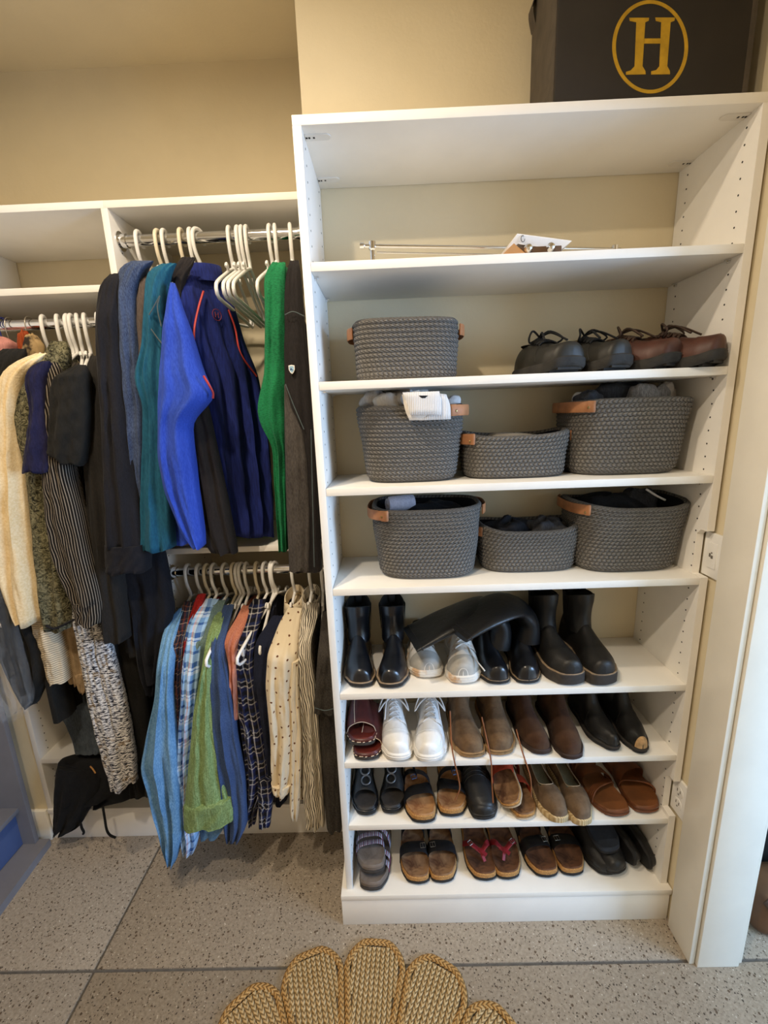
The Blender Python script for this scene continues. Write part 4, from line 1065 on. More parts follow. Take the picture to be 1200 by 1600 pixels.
cork_sandal('tan cork sandal with blue-buckled black straps, standing forward', toe_at(660, 1289, Z7), Z7, -1, .02, M_FBT, 'cross')
cork_sandal('tan cork sandal with blue-buckled black straps beside the black clogs', toe_at(708, 1279, Z7), Z7, 1, -.04, M_FBT, 'cross', .228)
def clog(label, toe, z, side, yaw, pitch=0.0, roll_=0.0, m=M_BLEATHD, L=.232, B=.088, bands=True, fm=M_INNER, name='clog'):
    r = shoe_root(name, label, toe, z, L, yaw, pitch, roll_); k = Last(L, B, 'wide', side)
    footbed(r, k, 0, .020, .010, fm, m, M_RUBBER, .003)
    up = Upper(k, .014, [(0, .02), (.3, .066), (.5, .064), (.66, .054), (.82, .042), (1, .030)], 2.5, 2.2, .99)
    v, f, uv = up.geo(.34, 1.0, 30, 23); mesh_obj('upper', v, f, m, r, True, uv=uv, angle=80)
    if bands:
        for t in (.48, .53, .58, .63): seam(r, up, [(t + .03, .1), (t, .8), (t - .01, PI / 2), (t, PI - .8), (t + .03, PI - .1)], m, .0022, 'ridge')
    return r
clog('black closed-toe clog underneath its mate', toe_at(759, 1284, Z7), Z7, 1, .01)
clog('black closed-toe clog with ridged bands on top of its mate', (toe_at(755, 1270, Z7)[0] - .002, .012), Z7 + .016, -1, .04, .10)
M_REDO = mat('red_orange_leather', 'A53A22', 0.45, 0.12, 25, 0.15)
M_SOLEW = mat('pale_sole_edge', 'B9A68C', 0.8)
def red_sandal(label, loc, rot, side):
    L, B = .215, .080
    r = thing('red_sandal', label, 'shoe', loc, rot, 'shoes on the shelves'); k = Last(L, B, 'round', side)
    footbed(r, k, 0, .018, .006, M_FBO, M_CORK, M_SOLEW, .004)
    cross(r, k, 0, .018, .52, .044, .046, M_REDO, .06 * side); cross(r, k, 0, .018, .30, .056, .026, M_REDO, -.06 * side)
    strap('heel_strap', [(k.c(.2) - k.w(.2), float(k.y(.2)), .03), (k.c(.05) - k.w(.05) * .9, float(k.y(.03)), .055), (0, float(k.y(-.005)), .060), (k.c(.05) + k.w(.05) * .9, float(k.y(.03)), .055), (k.c(.2) + k.w(.2), float(k.y(.2)), .03)], (0, 0, 1), .016, .003, M_REDO, r, 18, True)
    return r
tx = toe_at(826, 1285, Z7)
red_sandal('red-orange sandal with brown footbed lying flat under its mate', (tx[0] - .012, tx[1] + .110, Z7), (0, 0, .10), 1)
red_sandal('red-orange sandal turned sole-up on edge on top of its mate', (tx[0] - .036, tx[1] + .118, Z7 + .062), (.30, -.35, -.22), -1)
M_ESPU = suede('taupe_canvas', '5F4C3A', '7A6550', 30)
def jute_edge():
    t = NT('jute_rope_sole'); c = t.n('ShaderNodeTexCoord'); s = t.n('ShaderNodeSeparateXYZ'); t.l(c.outputs['Object'], s.inputs[0])
    w = t.math('SINE', t.math('MULTIPLY', t.math('ADD', s.outputs[0], s.outputs[1]), 900)); w = t.math('MULTIPLY_ADD', w, .5, .5)
    q = t.mix(w, 'B09468', 'D8C298'); t.bump(w, .5, .001); return t.done(q, .9, 0, .2)
M_JUTES = jute_edge()
M_SAGE = fabric('pale_sage_insole', '8F9486', 'A9AC9C', 300)
def espadrille(label, toe, side, yaw):
    L, B = .242, .082; r = shoe_root('espadrille', label, toe, Z7, L, yaw); k = Last(L, B, 'slim', side)
    sole(r, k, .028, M_JUTES, 'rope_sole', .003, .006, b=.006)
    up = Upper(k, .024, [(0, .050), (.15, .046), (.36, .034), (.55, .036), (.68, .044), (.80, .042), (1, .030)], 2.6, 2.3, .98, .004)
    v, f, uv = up.geo(.66, 1.0, 22, 23); mesh_obj('toe_vamp', v, f, M_ESPU, r, True, uv=uv, angle=80)
    for s_ in (0, 1):
        p0, p1 = (0, .95) if s_ == 0 else (PI - .95, PI)
        v, f, uv = up.geo(.0, .68, 26, 9, 0, p0, p1); mesh_obj('quarter', v, f, M_ESPU, r, True, uv=uv, angle=80)
    v, f, uv = up.geo(0.0, .10, 8, 15); mesh_obj('heel_counter', v, f, M_ESPU, r, True, uv=uv, angle=80)
    v, f, uv = slab_geo(k.outline(30, -.003), .024, .030, .001); mesh_obj('insole', v, f, M_SAGE, r, True)
    seam(r, up, [(.0 + .12, 1.0), (.35, .98), (.60, 1.0), (.665, 1.25), (.675, PI / 2), (.665, PI - 1.25), (.60, PI - 1.0), (.35, PI - .98), (.12, PI - 1.0)], M_SOLEW, .0012, 'binding')
    return r
espadrille('taupe espadrille with pale sage insole beside the red sandals', toe_at(874, 1290, Z7), -1, .05)
espadrille('taupe espadrille with pale sage insole beside the brown sandals', toe_at(914, 1294, Z7), 1, .04)
M_TANB = mat('cognac_leather', '6E3F22', 0.5, 0.15, 20, 0.12)
M_TANF = mat('cognac_footbed', '7B4C2A', 0.6, 0.12, 15, 0.1)
def brown_sandal(label, toe, side, yaw):
    L, B = .238, .098; r = shoe_root('leather_sandal', label, toe, Z7, L, yaw); k = Last(L, B, 'wide', side)
    footbed(r, k, 0, .020, .008, M_TANF, M_TANB, M_TANB, .003)
    for i in range(3): cross(r, k, 0, .020, .655 + .028 * (i - 1), .032 + .002 * i, .010, M_TANB, .09 * side, .004)
    cross(r, k, 0, .020, .47, .048, .046, M_TANB, -.05 * side); cross(r, k, 0, .020, .24, .06, .018, M_TANB, .04 * side)
    return r
brown_sandal('cognac leather sandal with layered straps beside the espadrilles', toe_at(966, 1279, Z7), -1, .10)
brown_sandal('cognac leather sandal with layered straps beside the low outlet', toe_at(1016, 1273, Z7), 1, .06)

def woven_mat():
    t = NT('multicolour_woven_strap'); c = t.n('ShaderNodeTexCoord'); s = t.n('ShaderNodeSeparateXYZ'); t.l(c.outputs['Object'], s.inputs[0])
    q = t.math('FRACT', t.math('DIVIDE', s.outputs[0], .0125))
    a = t.ramp(q, [(0, '6A2F45'), (.14, 'C9C2C6'), (.28, '4E4A78'), (.42, 'B98A6A'), (.55, '8A8FA8'), (.7, 'D7D0CC'), (.85, '7A3A4C')], True)
    b = t.math('FRACT', t.math('DIVIDE', s.outputs[1], .006)); a = t.mix(t.math('MULTIPLY', t.math('GREATER_THAN', b, .62), .5), a, '3E3A4A')
    t.bump(t.noise(t.co('Object'), 500, 2), .3, .001); return t.done(a, .85, 0, .2)
M_WOV = woven_mat()
M_GFOAM = foot_mat('grey_brown_footbed', '7C7168', '655A50')
M_GFOAM2 = mat('taupe_foam', '6B5F55', .85)
def trek(label, loc, rot, side):
    L, B = .236, .090; r = thing('sport_sandal', label, 'shoe', loc, rot, 'shoes on the shelves'); k = Last(L, B, 'wide', side)
    footbed(r, k, 0, .028, .012, M_GFOAM, M_GFOAM2, M_RUBG, .003)
    cross(r, k, 0, .024, .70, .033, .021, M_WOV, .03 * side); cross(r, k, 0, .024, .60, .038, .021, M_WOV, .02 * side)
    cross(r, k, 0, .024, .36, .062, .020, M_WOV, .08 * side)
    return r
tp = toe_at(587, 1395, Z8); trek('grey sport sandal with woven multicolour straps under its mate', (tp[0], tp[1] + .118, Z8), (0, 0, -.10), 1)
trek('grey sport sandal with woven multicolour straps on top of its mate', (tp[0] - .016, tp[1] + .135, Z8 + .040), (-.03, .0, .05), -1)
cork_sandal('black two-strap cork sandal beside the woven sport sandals', toe_at(651, 1384, Z8), Z8, -1, -.02, M_FBO, 'two')
cork_sandal('black two-strap cork sandal beside the red thong pair', toe_at(694, 1382, Z8), Z8, 1, .02, M_FBO, 'two')
cork_sandal('red-strapped thong sandal on cork, left one of the pair', toe_at(757, 1379, Z8), Z8, -1, .0, M_FBD, 'thong')
cork_sandal('red-strapped thong sandal on cork, right one of the pair', toe_at(797, 1377, Z8), Z8, 1, .03, M_FBD, 'thong')
cork_sandal('dark two-strap cork sandal beside the red thong pair', toe_at(854, 1374, Z8), Z8, -1, .04, M_FBD, 'two')
cork_sandal('dark two-strap cork sandal beside the heap of black clogs', toe_at(898, 1371, Z8), Z8, 1, .02, M_FBD, 'two')
# heap at the right end of the bottom deck
M_NAVYF = mat('navy_felt', '2B313C', .85, .12, 40, .3)
clog('black leather clog lying flat below the navy slipper', toe_at(952, 1370, Z8), Z8, -1, .12, 0, 0, M_BLEATHD, .225, .088, False, M_INNER)
clog('black leather clog tilted on top of the flat one', (toe_at(962, 1366, Z8)[0] + .004, .016), Z8 + .022, 1, .16, .06, -.10, M_BLEATHD, .22, .084, True, M_INNER)
sl = shoe_root('slipper', 'navy felt slipper resting on top of the black clogs', (at(958, 1326, Y=.03)[0], .03), Z8 + .088, .215, .14, .10); k = Last(.215, .088, 'wide', 1)
footbed(sl, k, 0, .018, .006, M_NAVYF, M_NAVYF, M_RUBBER, .004)
def side_shoe(label, x, y, yaw, m, L, side):
    r = thing('flat_shoe', label, 'shoe', (x, y, Z8 + .046), (0, PI / 2 * .92, yaw), 'shoes on the shelves'); k = Last(L, .086, 'slim', side)
    sole(r, k, .012, M_RUBBER, spring=.006); up = Upper(k, .010, [(0, .034), (.2, .032), (.5, .03), (.7, .032), (1, .024)], 2.4, 2.0)
    v, f, uv = up.geo(); mesh_obj('upper', v, f, m, r, True, uv=uv, angle=80)
    if side > 0: seam(r, up, [(.95, .3), (.6, .45), (.2, .4)], M_WELT, .0022, 'side_strap')
    return r
side_shoe('black flat shoe on its side with a tan strip, next to the clog heap', .882, .135, .14, M_BLEATHD, .215, 1)
side_shoe('black flat shoe on its side against the right panel', .930, .134, .10, M_BLEATHD, .225, -1)

# lace-up shoes on the upper shelf
def lace_shoe(label, x, y, z, yaw, side, um, sm, lm, L=.235, B=.098, pitch=.0, pale=None):
    r = thing('lace_up_shoe', label, 'shoe', (x, y, z), (pitch, 0, yaw), 'shoes on the shelves'); k = Last(L, B, 'wide', side)
    so = sole(r, k, .024, sm, spring=.016, grow=.004, b=.005)
    mb = MB()
    for t in np.linspace(.06, .95, 12):
        w = float(k.w(t)) * .8; y_ = float(k.y(t)); zz = .016 * np.clip((-.22 * L - y_) / (.28 * L), 0, 1) ** 2
        mb.box(float(k.c(t)) - w, float(k.c(t)) + w, y_ - .004, y_ + .004, zz - .0035, zz + .004)
    mb.build('tread', sm, so, True)
    up = Upper(k, .020, [(0, .058), (.12, .064), (.30, .066), (.44, .068), (.56, .062), (.68, .052), (.82, .044), (1, .036)], 2.5, 2.1, .98, .014)
    v, f, uv = up.geo(); mesh_obj('upper', v, f, um, r, True, uv=uv, angle=80)
    v, f, uv = up.geo(.78, 1.0, 14, 21, .0018); mesh_obj('toe_cap', v, f, um, r, True, angle=80)
    seam(r, up, [(.72, .15), (.66, .6), (.62, 1.1)], um, .0016); seam(r, up, [(.72, PI - .15), (.66, PI - .6), (.62, PI - 1.1)], um, .0016)
    tg = [[up.S(t, PI / 2 + a, .003) for a in np.linspace(-.4, .4, 7)] for t in np.linspace(.30, .62, 8)]
    v, f, uv = loft_geo(tg, False); mesh_obj('tongue', v, f, um, r, True, angle=80)
    c0 = up.S(.42, PI / 2, .010)
    bow = [[c0, c0 + [.022 * s_, -.006, .014], c0 + [.046 * s_, -.030, -.006], c0 + [.036 * s_, -.016, -.016], c0] for s_ in (-1, 1)]
    bow += [[c0, c0 + [.012 * s_, -.03, .006], c0 + [.030 * s_, -.075, -.018]] for s_ in (-1, 1)]
    laces(r, up, [.62, .57, .52, .47, .42], .55, .0026, lm, bow)
    opening(r, up, .05, .30)
    if pale is not None:
        q = up.S(.78, .9, .004); v, f, uv = lathe_geo([(.0042, 0), (.003, .003)], tuple(q), 10); mesh_obj('eyelet', v, f, pale, r, True)
    return r
M_GBLK = mat('dull_black_leather', '26241F', 0.5, 0.2, 18, 0.25, 120)
M_DKR = mat('dark_lug_rubber', '2E2C29', 0.8, 0.15, 50, 0.3)
M_BRN = mat('dark_red_brown_leather', '4A2C22', 0.5, 0.2, 18, 0.2, 150)
M_BLACE = mat('black_lace', '121212', .85); M_BRLACE = mat('brown_lace', '3A2A20', .8)
zz = ZS[1]
lace_shoe('scuffed black lace-up shoe, outermost left of the upper shelf row', .586, .110, zz, .20, -1, M_GBLK, M_DKR, M_BLACE, .215, .104)
lace_shoe('scuffed black lace-up shoe beside the brown pair', .690, .108, zz, .42, 1, M_GBLK, M_DKR, M_BLACE, .225, .102)
lace_shoe('dark brown lace-up shoe beside the black pair', .795, .112, zz, .55, -1, M_BRN, M_DKR, M_BRLACE, .235, .098)
lace_shoe('dark brown lace-up shoe jutting past the right panel', .880, .085, zz, .62, 1, M_BRN, M_DKR, M_BRLACE, .238, .098, 0, M_SOCKW)

# ---------------------------------------------------------------- hangers
def hanger_pts(half, drop=0.0):
    """hook and frame of a tubular hanger in its own plane (u across, w up; rod centre at 0,0)"""
    R = 0.0235
    hook = [(R * math.cos(a), R * math.sin(a)) for a in np.linspace(-0.5, PI, 12)] + [(-R, -0.020), (-R * .75, -0.045), (-0.004, -0.070), (0, -0.088)]
    hook = [(u + 0.0, w) for u, w in hook]
    fr = [(0, -0.088), (0.03, -0.097), (half * .55, -0.135), (half * .88, -0.168), (half, -0.186), (half * .985, -0.204), (half * .90, -0.210), (half * .4, -0.210)]
    loop = fr + [(-u, w) for u, w in fr[::-1]][:-1]
    return hook, loop
def hanger(label, X, zr, yaw=0.0, m=None, half=0.205, tilt=0.0, group='white hangers', wire=False, r=0.0055):
    m = m or M_PLASTIC
    t = thing('clothes_hanger', label, 'hanger', (X, RODY, zr), (0, tilt, yaw), group)
    hook, loop = hanger_pts(half)
    H = [(0.0, u, w) for u, w in hook]; Lp = [(0.0, u, w) for u, w in loop]
    rr = 0.0016 if wire else r
    tube('hook', H, rr, m, t, 8, 36, False, True); tube('frame', crom(Lp + [Lp[0]], 70)[:-1], rr * .88, m, t, 8, None, True, True)
    if not wire:
        for s_ in (-1, 1):
            tube('strap_notch', [(0, s_ * .062, -.112), (0, s_ * .066, -.098), (0, s_ * .076, -.094), (0, s_ * .084, -.104)], rr * .7, m, t, 6, 12, False, True)
    return t
def hookX(px, py=None, z=None):
    d = at(px, py if py is not None else 500, Y=RODY); return float(d[0])

# ---------------------------------------------------------------- cloth
def project(px, py, plane):
    if callable(plane): return at(px, py, Y=plane(py))
    return at(px, py, Y=plane) if np.isscalar(plane) else on_line(px, py, plane[0], plane[1])
def lrs(P, n):
    P = np.asarray(P, float); d = np.concatenate([[0], np.cumsum(np.linalg.norm(np.diff(P, axis=0), axis=1) + 1e-9)])
    q = np.linspace(0, d[-1], n); A = np.stack([np.interp(q, d, P[:, j]) for j in range(P.shape[1])], 1)
    B = A.copy(); B[1:-1] = .25 * A[:-2] + .5 * A[1:-1] + .25 * A[2:]; return B
def cloth(rows, plane, th=0.035, folds=(3.0, 0.006), seed=0, n=40, m=48, lean=0.0, flat=0.58, hemwave=0.004, top=True):
    """hanging tube of cloth; rows = (y, x_left, x_right) of its outline, th = half thickness, folds = (count, depth)"""
    rng = np.random.default_rng(seed)
    A = np.array([np.concatenate([project(r[1], r[0], plane), project(r[2], (r[0] if len(r) < 4 else r[3]), plane)]) for r in rows])
    A = lrs(A, n); th_ = np.arange(m) * 2 * PI / m
    p1, p2, p3 = rng.uniform(0, 6.28, 3); secs = []
    wmax = np.linalg.norm(A[:, 3:] - A[:, :3], axis=1).max()
    for i in range(n):
        q = i / (n - 1); Lp, Rp = A[i, :3], A[i, 3:]; c = (Lp + Rp) / 2; a = (Rp - Lp) / 2; W = np.linalg.norm(a) * 2
        nn = np.cross(a, [0, 0, 1.0]); nn /= np.linalg.norm(nn) + 1e-9
        if nn[1] > 0: nn = -nn
        t_ = th * (0.35 + 0.65 * min(1.0, W / (wmax * .8))) * (0.10 + 0.90 * math.sqrt(min(1, q * 7)) if top else 1.0)
        cs, sn = np.cos(th_), np.sin(th_)
        prof = np.sign(sn) * np.abs(sn) ** flat
        ramp = min(1, .08 + q * 1.6)
        f1 = folds[1] * ramp * np.sin(folds[0] * PI * cs + p1 + 2.2 * q) + .5 * folds[1] * ramp * np.sin(folds[0] * 1.9 * PI * cs + p2 - 3.1 * q)
        f1 = f1 * np.abs(sn) ** .5
        f2 = folds[1] * .35 * np.sin(9 * q + 3 * cs + p3) * np.abs(sn)
        f2 = f2 + (.0022 * np.sin(23 * q + 7 * cs + p1) * np.sin(11 * q - 5 * cs + p2) + .0014 * np.sin(41 * q - 13 * cs + p3)) * np.abs(sn) ** .5
        hw = hemwave * q ** 6 * np.sin(5 * cs + p2)
        secs.append(c + np.outer(cs, a) + np.outer(prof * t_ + (f1 + f2), nn) + np.outer(hw + 0 * cs, [0, 0, 1.0]) + np.array([0, lean * q, 0]))
    return loft_geo(secs)
def body_slab(N, F, zn, zs, zh, th, seed=0, flare=1.04, folds=(5, .007), n=34, m=56, neck=.055):
    """torso of a hung garment between the plan points N (near shoulder) and F (far shoulder)"""
    rng = np.random.default_rng(seed + 50); p1, p2, p3 = rng.uniform(0, 6.28, 3)
    N = np.array([N[0], N[1]]); F = np.array([F[0], F[1]]); c = (N + F) / 2; a = (F - N) / 2; Lh = np.linalg.norm(a); ah = a / Lh
    nv = np.array([-ah[1], ah[0]]); th_ = np.arange(m) * 2 * PI / m; secs = []
    zz = [zn, zn - .012] + list(np.linspace(zn - .03, zs, 6)) + list(np.linspace(zs - .03, zh, n - 8))
    for i, z in enumerate(zz):
        if z > zs: q = (zn - z) / (zn - zs); half = neck + (Lh - neck) * q ** .85; t = th * (.45 + .3 * q); g = 0.15
        else: q = (zs - z) / (zs - zh); half = Lh * (1 - .05 * math.sin(PI * min(1, q * 2.5)) + (flare - 1) * q); t = th * (.75 + .35 * q); g = .3 + .7 * q
        cs, sn = np.cos(th_), np.sin(th_)
        w = folds[1] * g * (np.sin(folds[0] * PI * cs + p1 + 1.5 * q) + .5 * np.sin(folds[0] * 1.7 * PI * cs + p2 - 2 * q)) * np.abs(sn) ** .5
        d = np.sign(sn) * np.abs(sn) ** .6 * t + w
        xy = c + np.outer(cs * half, ah) + np.outer(d, nv)
        secs.append(np.concatenate([xy, np.full((m, 1), z) + (.006 * np.sin(3 * cs + p3) * max(0, 1 - (z - zh) / .03) if z - zh < .03 else 0) * np.ones((m, 1)) if False else np.full((m, 1), z)], 1))
    return loft_geo(secs)
def garment(name, label, cat, m, rows, plane, hook=None, zr=None, th=.035, folds=(3, .006), hem=None, body=True, part='sleeve', group=None, seed=0, bm=None, Yn=None, collar=None, hang=True, hm=None, hl=None, yaw=None, bth=.024, far=True, notch=0.0, lean=0.0):
    yn = plane if np.isscalar(plane) else plane(1100) if callable(plane) else (Yn if Yn is not None else plane[0][1])
    mid = rows[min(2, len(rows) - 1)]; P = project((mid[1] + mid[2]) / 2, mid[0], plane)
    last = rows[-1]; B = project((last[1] + last[2]) / 2, last[0], plane)
    t = thing(name, label, cat, (P[0], RODY, B[2]), 0, group)
    v, f, uv = cloth(rows, plane, th, folds, seed, lean=lean)
    mesh_obj(part, v, f, m, t, uv=uv, angle=85)
    if hook is not None:
        X = hookX(*hook) if hasattr(hook, '__len__') else hook
        N = np.array([X + (P[0] - X) * .75, RODY - .175]) if yaw is None else np.array([X - math.sin(yaw) * -.175, RODY - .175 * math.cos(yaw)])
        F = 2 * np.array([X, RODY]) - N
        F[0] = min(F[0], -0.06)
        zs = zr - .192; zn = zr - .118
        if body:
            v, f, uv = body_slab(N, F, zn, zs, hem if hem is not None else B[2] + .03, bth, seed); mesh_obj('body', v, f, bm or m, t, uv=uv, angle=85)
            if far:
                pts = [(F[0], F[1] - .01, zs + .01), (F[0] + .004, F[1] + .02, zs - .06), (F[0] + .008, F[1] + .028, zs - .28), (F[0], F[1] + .02, zs - .52)]
                v, f, uv = tube_geo(pts, [.02, .048, .045, .036], 18, 20, False, .6); mesh_obj(part if part == 'sleeve' else 'back_panel', v, f, bm or m, t, uv=uv, angle=85)
        if collar is not None:
            ax = np.array([F[0] - N[0], F[1] - N[1], 0]); ax /= np.linalg.norm(ax); bx = np.array([-ax[1], ax[0], 0]); c = np.array([X, RODY - .01, zn + .010])
            ring = [[c + ax * (.062 + k[0]) * math.cos(a) + bx * (.030 + k[0]) * math.sin(a) + [0, 0, k[1] + .012 * math.cos(a)] for a in np.arange(28) * 2 * PI / 28] for k in ((.008, -.03), (.004, .0), (.002, .016), (-.002, .018), (-.004, .0), (-.004, -.02))]
            v, f, uv = loft_geo(ring, True, False, False); mesh_obj('collar', v, f, collar, t, uv=uv, angle=70)
        if hang and hl:
            hanger(hl, X, zr, math.atan2(-(F[0] - N[0]), F[1] - N[1]), hm)
    return t
def extra(t, name, m, rows, plane, th=.02, folds=(3, .005), seed=0, **k):
    k.setdefault('top', False)
    v, f, uv = cloth(rows, plane, th, folds, seed, **k); return mesh_obj(name, v, f, m, t, uv=uv, angle=85)

# ---- cloth materials
F_BLK = fabric('black_fleece', '131216', '1E1D22', 500)
F_BLK2 = fabric('soft_black_knit', '14130F', '1F1D1A', 400)
F_NVH = fabric('navy_heather', '252F47', '4C5A77', 520, (1, 1, .3), (.35, .65))
F_TAUPE = fabric('taupe_jersey', '4E4440', '5E534D', 400)
F_TEAL = fabric('teal_jersey', '184C64', '205E78', 300)
F_ROYAL = fabric('royal_blue_jersey', '2640A0', '3552B8', 350)
F_NAVYB = fabric('deep_blue_jersey', '131C52', '1E2C74', 250, (1, 1, .1))
F_GRN = fabric('green_slub', '0E5836', '1E8250', 160, (1, 1, 3.0), (.35, .6))
F_CHAR = fabric('charcoal_jersey', '1B1818', '272323', 400)
F_CGREY = fabric('grey_wool_panel', '3C3836', '55504C', 420)
F_CREAM = fabric('cream_boucle', 'D9BE8C', 'F0DDB8', 180, (1, 1, 1), (.3, .7), .4, .95, 1.0, 240)
F_NVT = fabric('navy_tee_jersey', '16142E', '201F40', 400)
F_OFFW = rib_mat('off_white_rib', 'DDC9A8', .007, .72, 2)
F_TAN = fabric('tan_knit', '9C8260', 'B59B78', 350)
def sherpa():
    t = NT('olive_sherpa'); v = t.co('Object'); w = t.noise(v, 66, 3, .6, 2.4)
    c = t.ramp(w, [(.36, '1F1E15'), (.48, '5A563F'), (.62, '857F62')]); t.bump(w, 1.0, .006); return t.done(c, .95, 0, .15, 0, .3)
F_SHER = sherpa()
def stripe_mat(name, dark, light, per, frac, axis=0, wob=0.0):
    t = NT(name); c = t.n('ShaderNodeTexCoord'); s = t.n('ShaderNodeSeparateXYZ'); t.l(c.outputs['UV'], s.inputs[0])
    src = s.outputs[axis]
    if wob: src = t.math('ADD', src, t.math('MULTIPLY', t.noise(t.co('Object'), 14, 2), wob))
    q = t.math('FRACT', t.math('DIVIDE', src, per)); col = t.ramp(q, [(0, dark), (1 - frac - .12, dark), (1 - frac, light), (.96, light), (1, dark)])
    t.bump(t.noise(t.co('Object'), 500, 2), .3, .001); return t.done(col, .92, 0, .15, 0, .15)
F_PIN = stripe_mat('black_cream_pinstripe', '17130F', '82786B', .0070, .26)
F_BWST = stripe_mat('black_white_stripe', '35302A', 'E4D9C4', .0080, .55, 0, .016)
def tweed():
    t = NT('black_white_tweed'); c = t.n('ShaderNodeTexCoord'); m = t.n('ShaderNodeMapping'); t.l(c.outputs['UV'], m.inputs[0]); m.inputs['Scale'].default_value = (38, 120, 1)
    w = t.noise(m.outputs[0], 1.6, 4, .7); col = t.ramp(w, [(.38, '16161A'), (.46, '4A4A52'), (.52, 'D8D4D0'), (.7, 'F0EDE8')])
    g = t.noise(t.co('Object'), 40, 2); col = t.mix(t.math('MULTIPLY', t.math('GREATER_THAN', g, .63), .45), col, '8A6A30')
    t.bump(w, .7, .003); return t.done(col, .95, 0, .1, 0, .2)
F_TWD = tweed()
F_CHAM = fabric('light_chambray', '4F7EA8', '7AA4C8', 320, (1, 1, .4))
F_PLO = plaid('dark_orange_plaid', .040, [(0, '1C1C26'), (.22, '7A4A30'), (.30, '20222E'), (.55, 'B9A088'), (.60, '2A2C3A'), (.85, '6A3026')], [(0, '1C1C26'), (.25, '7A4A30'), (.32, '20222E'), (.6, 'B9A088'), (.65, '2A2C3A')])
F_RED = fabric('red_flannel', '7E1512', '9A211C', 300)
F_PLB = plaid('light_blue_plaid', .085, [(0, '9FC2E6'), (.3, '3E68A8'), (.5, 'C9DCF0'), (.6, 'E0B8A8'), (.68, '8DB6E0'), (.85, '2E4E88')], [(0, '9FC2E6'), (.28, '2E4E88'), (.46, 'C9DCF0'), (.54, '3E68A8'), (.58, 'C9DCF0'), (.7, '86B4E2'), (.9, '2E4E88')])
F_GGR = fabric('grey_green_cotton', '5A6F6B', '748A84', 300)
def gauze():
    t = NT('green_gauze'); v = t.co('Object'); c = t.ramp(t.noise(v, 220, 3), [(.35, '6B8250'), (.65, '8AA26C')])
    w = t.noise(t.co('Object', (1, 1, .12)), 130, 3, .6, .6); c = t.mix(t.math('MULTIPLY', t.math('GREATER_THAN', w, .58), .35), c, 'A6C08A'); t.bump(w, .8, .004); return t.done(c, .9, 0, .2, 0, .2)
F_GAU = gauze()
F_DEN = fabric('mid_blue_chambray', '2E4166', '455A82', 420, (1, 1, .5))
F_SAL = fabric('salmon_cotton', 'B87058', 'CF8A70', 300)
F_PLN = plaid('navy_grey_plaid', .058, [(0, '12131C'), (.2, '1C2450'), (.38, '9A989C'), (.45, '14151F'), (.62, '1A1B26'), (.78, 'C2BEBC'), (.85, '14151F')], [(0, '12131C'), (.25, '23305E'), (.42, 'A4A2A2'), (.49, '14151F'), (.70, 'BAB6B4'), (.78, '1C2450')])
F_NVS = fabric('navy_cotton', '141829', '1E2439', 350)
def dots():
    t = NT('cream_dotted_cotton'); c = t.n('ShaderNodeTexCoord'); m = t.n('ShaderNodeMapping'); t.l(c.outputs['UV'], m.inputs[0])
    w = t.n('ShaderNodeTexVoronoi'); w.voronoi_dimensions = '2D'; w.inputs['Scale'].default_value = 27; w.inputs['Randomness'].default_value = .5; t.l(m.outputs[0], w.inputs['Vector'])
    k = t.math('LESS_THAN', w.outputs['Distance'], .095); col = t.mix(k, 'E2D2B4', '6A3F22'); t.bump(t.noise(t.co('Object'), 25, 3), .4, .005); return t.done(col, .9, 0, .2, 0, .15)
F_DOT = dots()
F_DDEN = fabric('washed_black_denim', '25221F', '45403A', 380, (1, 1, .4))
M_PIPE = mat('red_orange_piping', 'B23A34', .6); M_SEAMG = mat('grey_seam', '4E5A5C', .8)

# ---- upper rod, right-hand section
def hl(s): return s
t = garment('sweatshirt', 'black fleece sweatshirt, first garment on the upper rod', 'sweatshirt', F_BLK, [(428, 172, 192), (445, 160, 196), (490, 156, 194), (560, 157, 197), (640, 163, 204), (720, 166, 215), (800, 170, 224), (850, 171, 229)], .110, (217, 370), ROD_B, .045, (2.4, .006), 1.20, seed=1, collar=F_BLK, hl='white hanger of the black fleece sweatshirt')
extra(t, 'hem_band', F_BLK, [(848, 170.5, 229.5), (868, 171, 231), (889, 172, 231)], .110, .049, (2.4, .002), 1, n=10)
garment('sweater', 'navy heather sweater between the black sweatshirt and the taupe top', 'sweater', F_NVH, [(408, 205, 240), (424, 189, 226), (460, 188, 218), (505, 190, 220), (592, 196, 228), (640, 200, 232), (700, 206, 234), (772, 214, 232)], .128, (247, 365), ROD_B, .040, (2, .005), 1.32, seed=2, collar=F_NVH, hm=M_CREAMPL, hl='cream hanger of the navy heather sweater')
garment('long_sleeve_top', 'taupe jersey top just showing beside the teal shirt', 'shirt', F_TAUPE, [(430, 220, 234), (440, 214, 238), (470, 213, 240), (578, 219, 245), (671, 230, 250), (730, 236, 250)], .140, (257, 365), ROD_B, .032, (2, .004), 1.35, seed=3, hl='white hanger of the taupe top')
t = garment('activewear_top', 'teal activewear top with grey seams', 'shirt', F_TEAL, [(412, 252, 276), (423, 233, 268), (440, 231, 262), (476, 229, 260), (540, 227, 260), (575, 218, 260), (592, 216, 260), (612, 222, 260), (632, 229, 258), (690, 230, 262), (780, 226, 270), (856, 225, 273)], .122, (283, 362), ROD_B, .040, (2.2, .007), 1.22, seed=4, hm=M_CREAMPL, hl='cream hanger of the teal activewear top')
for pts in ([(233, 492), (240, 480), (250, 462)], [(236, 514), (246, 528), (254, 538)], [(250, 462), (246, 480), (252, 510)]):
    tube('seam', [at(a, b, Y=.080) for a, b in pts], .0016, M_SEAMG, t, 5, 12)
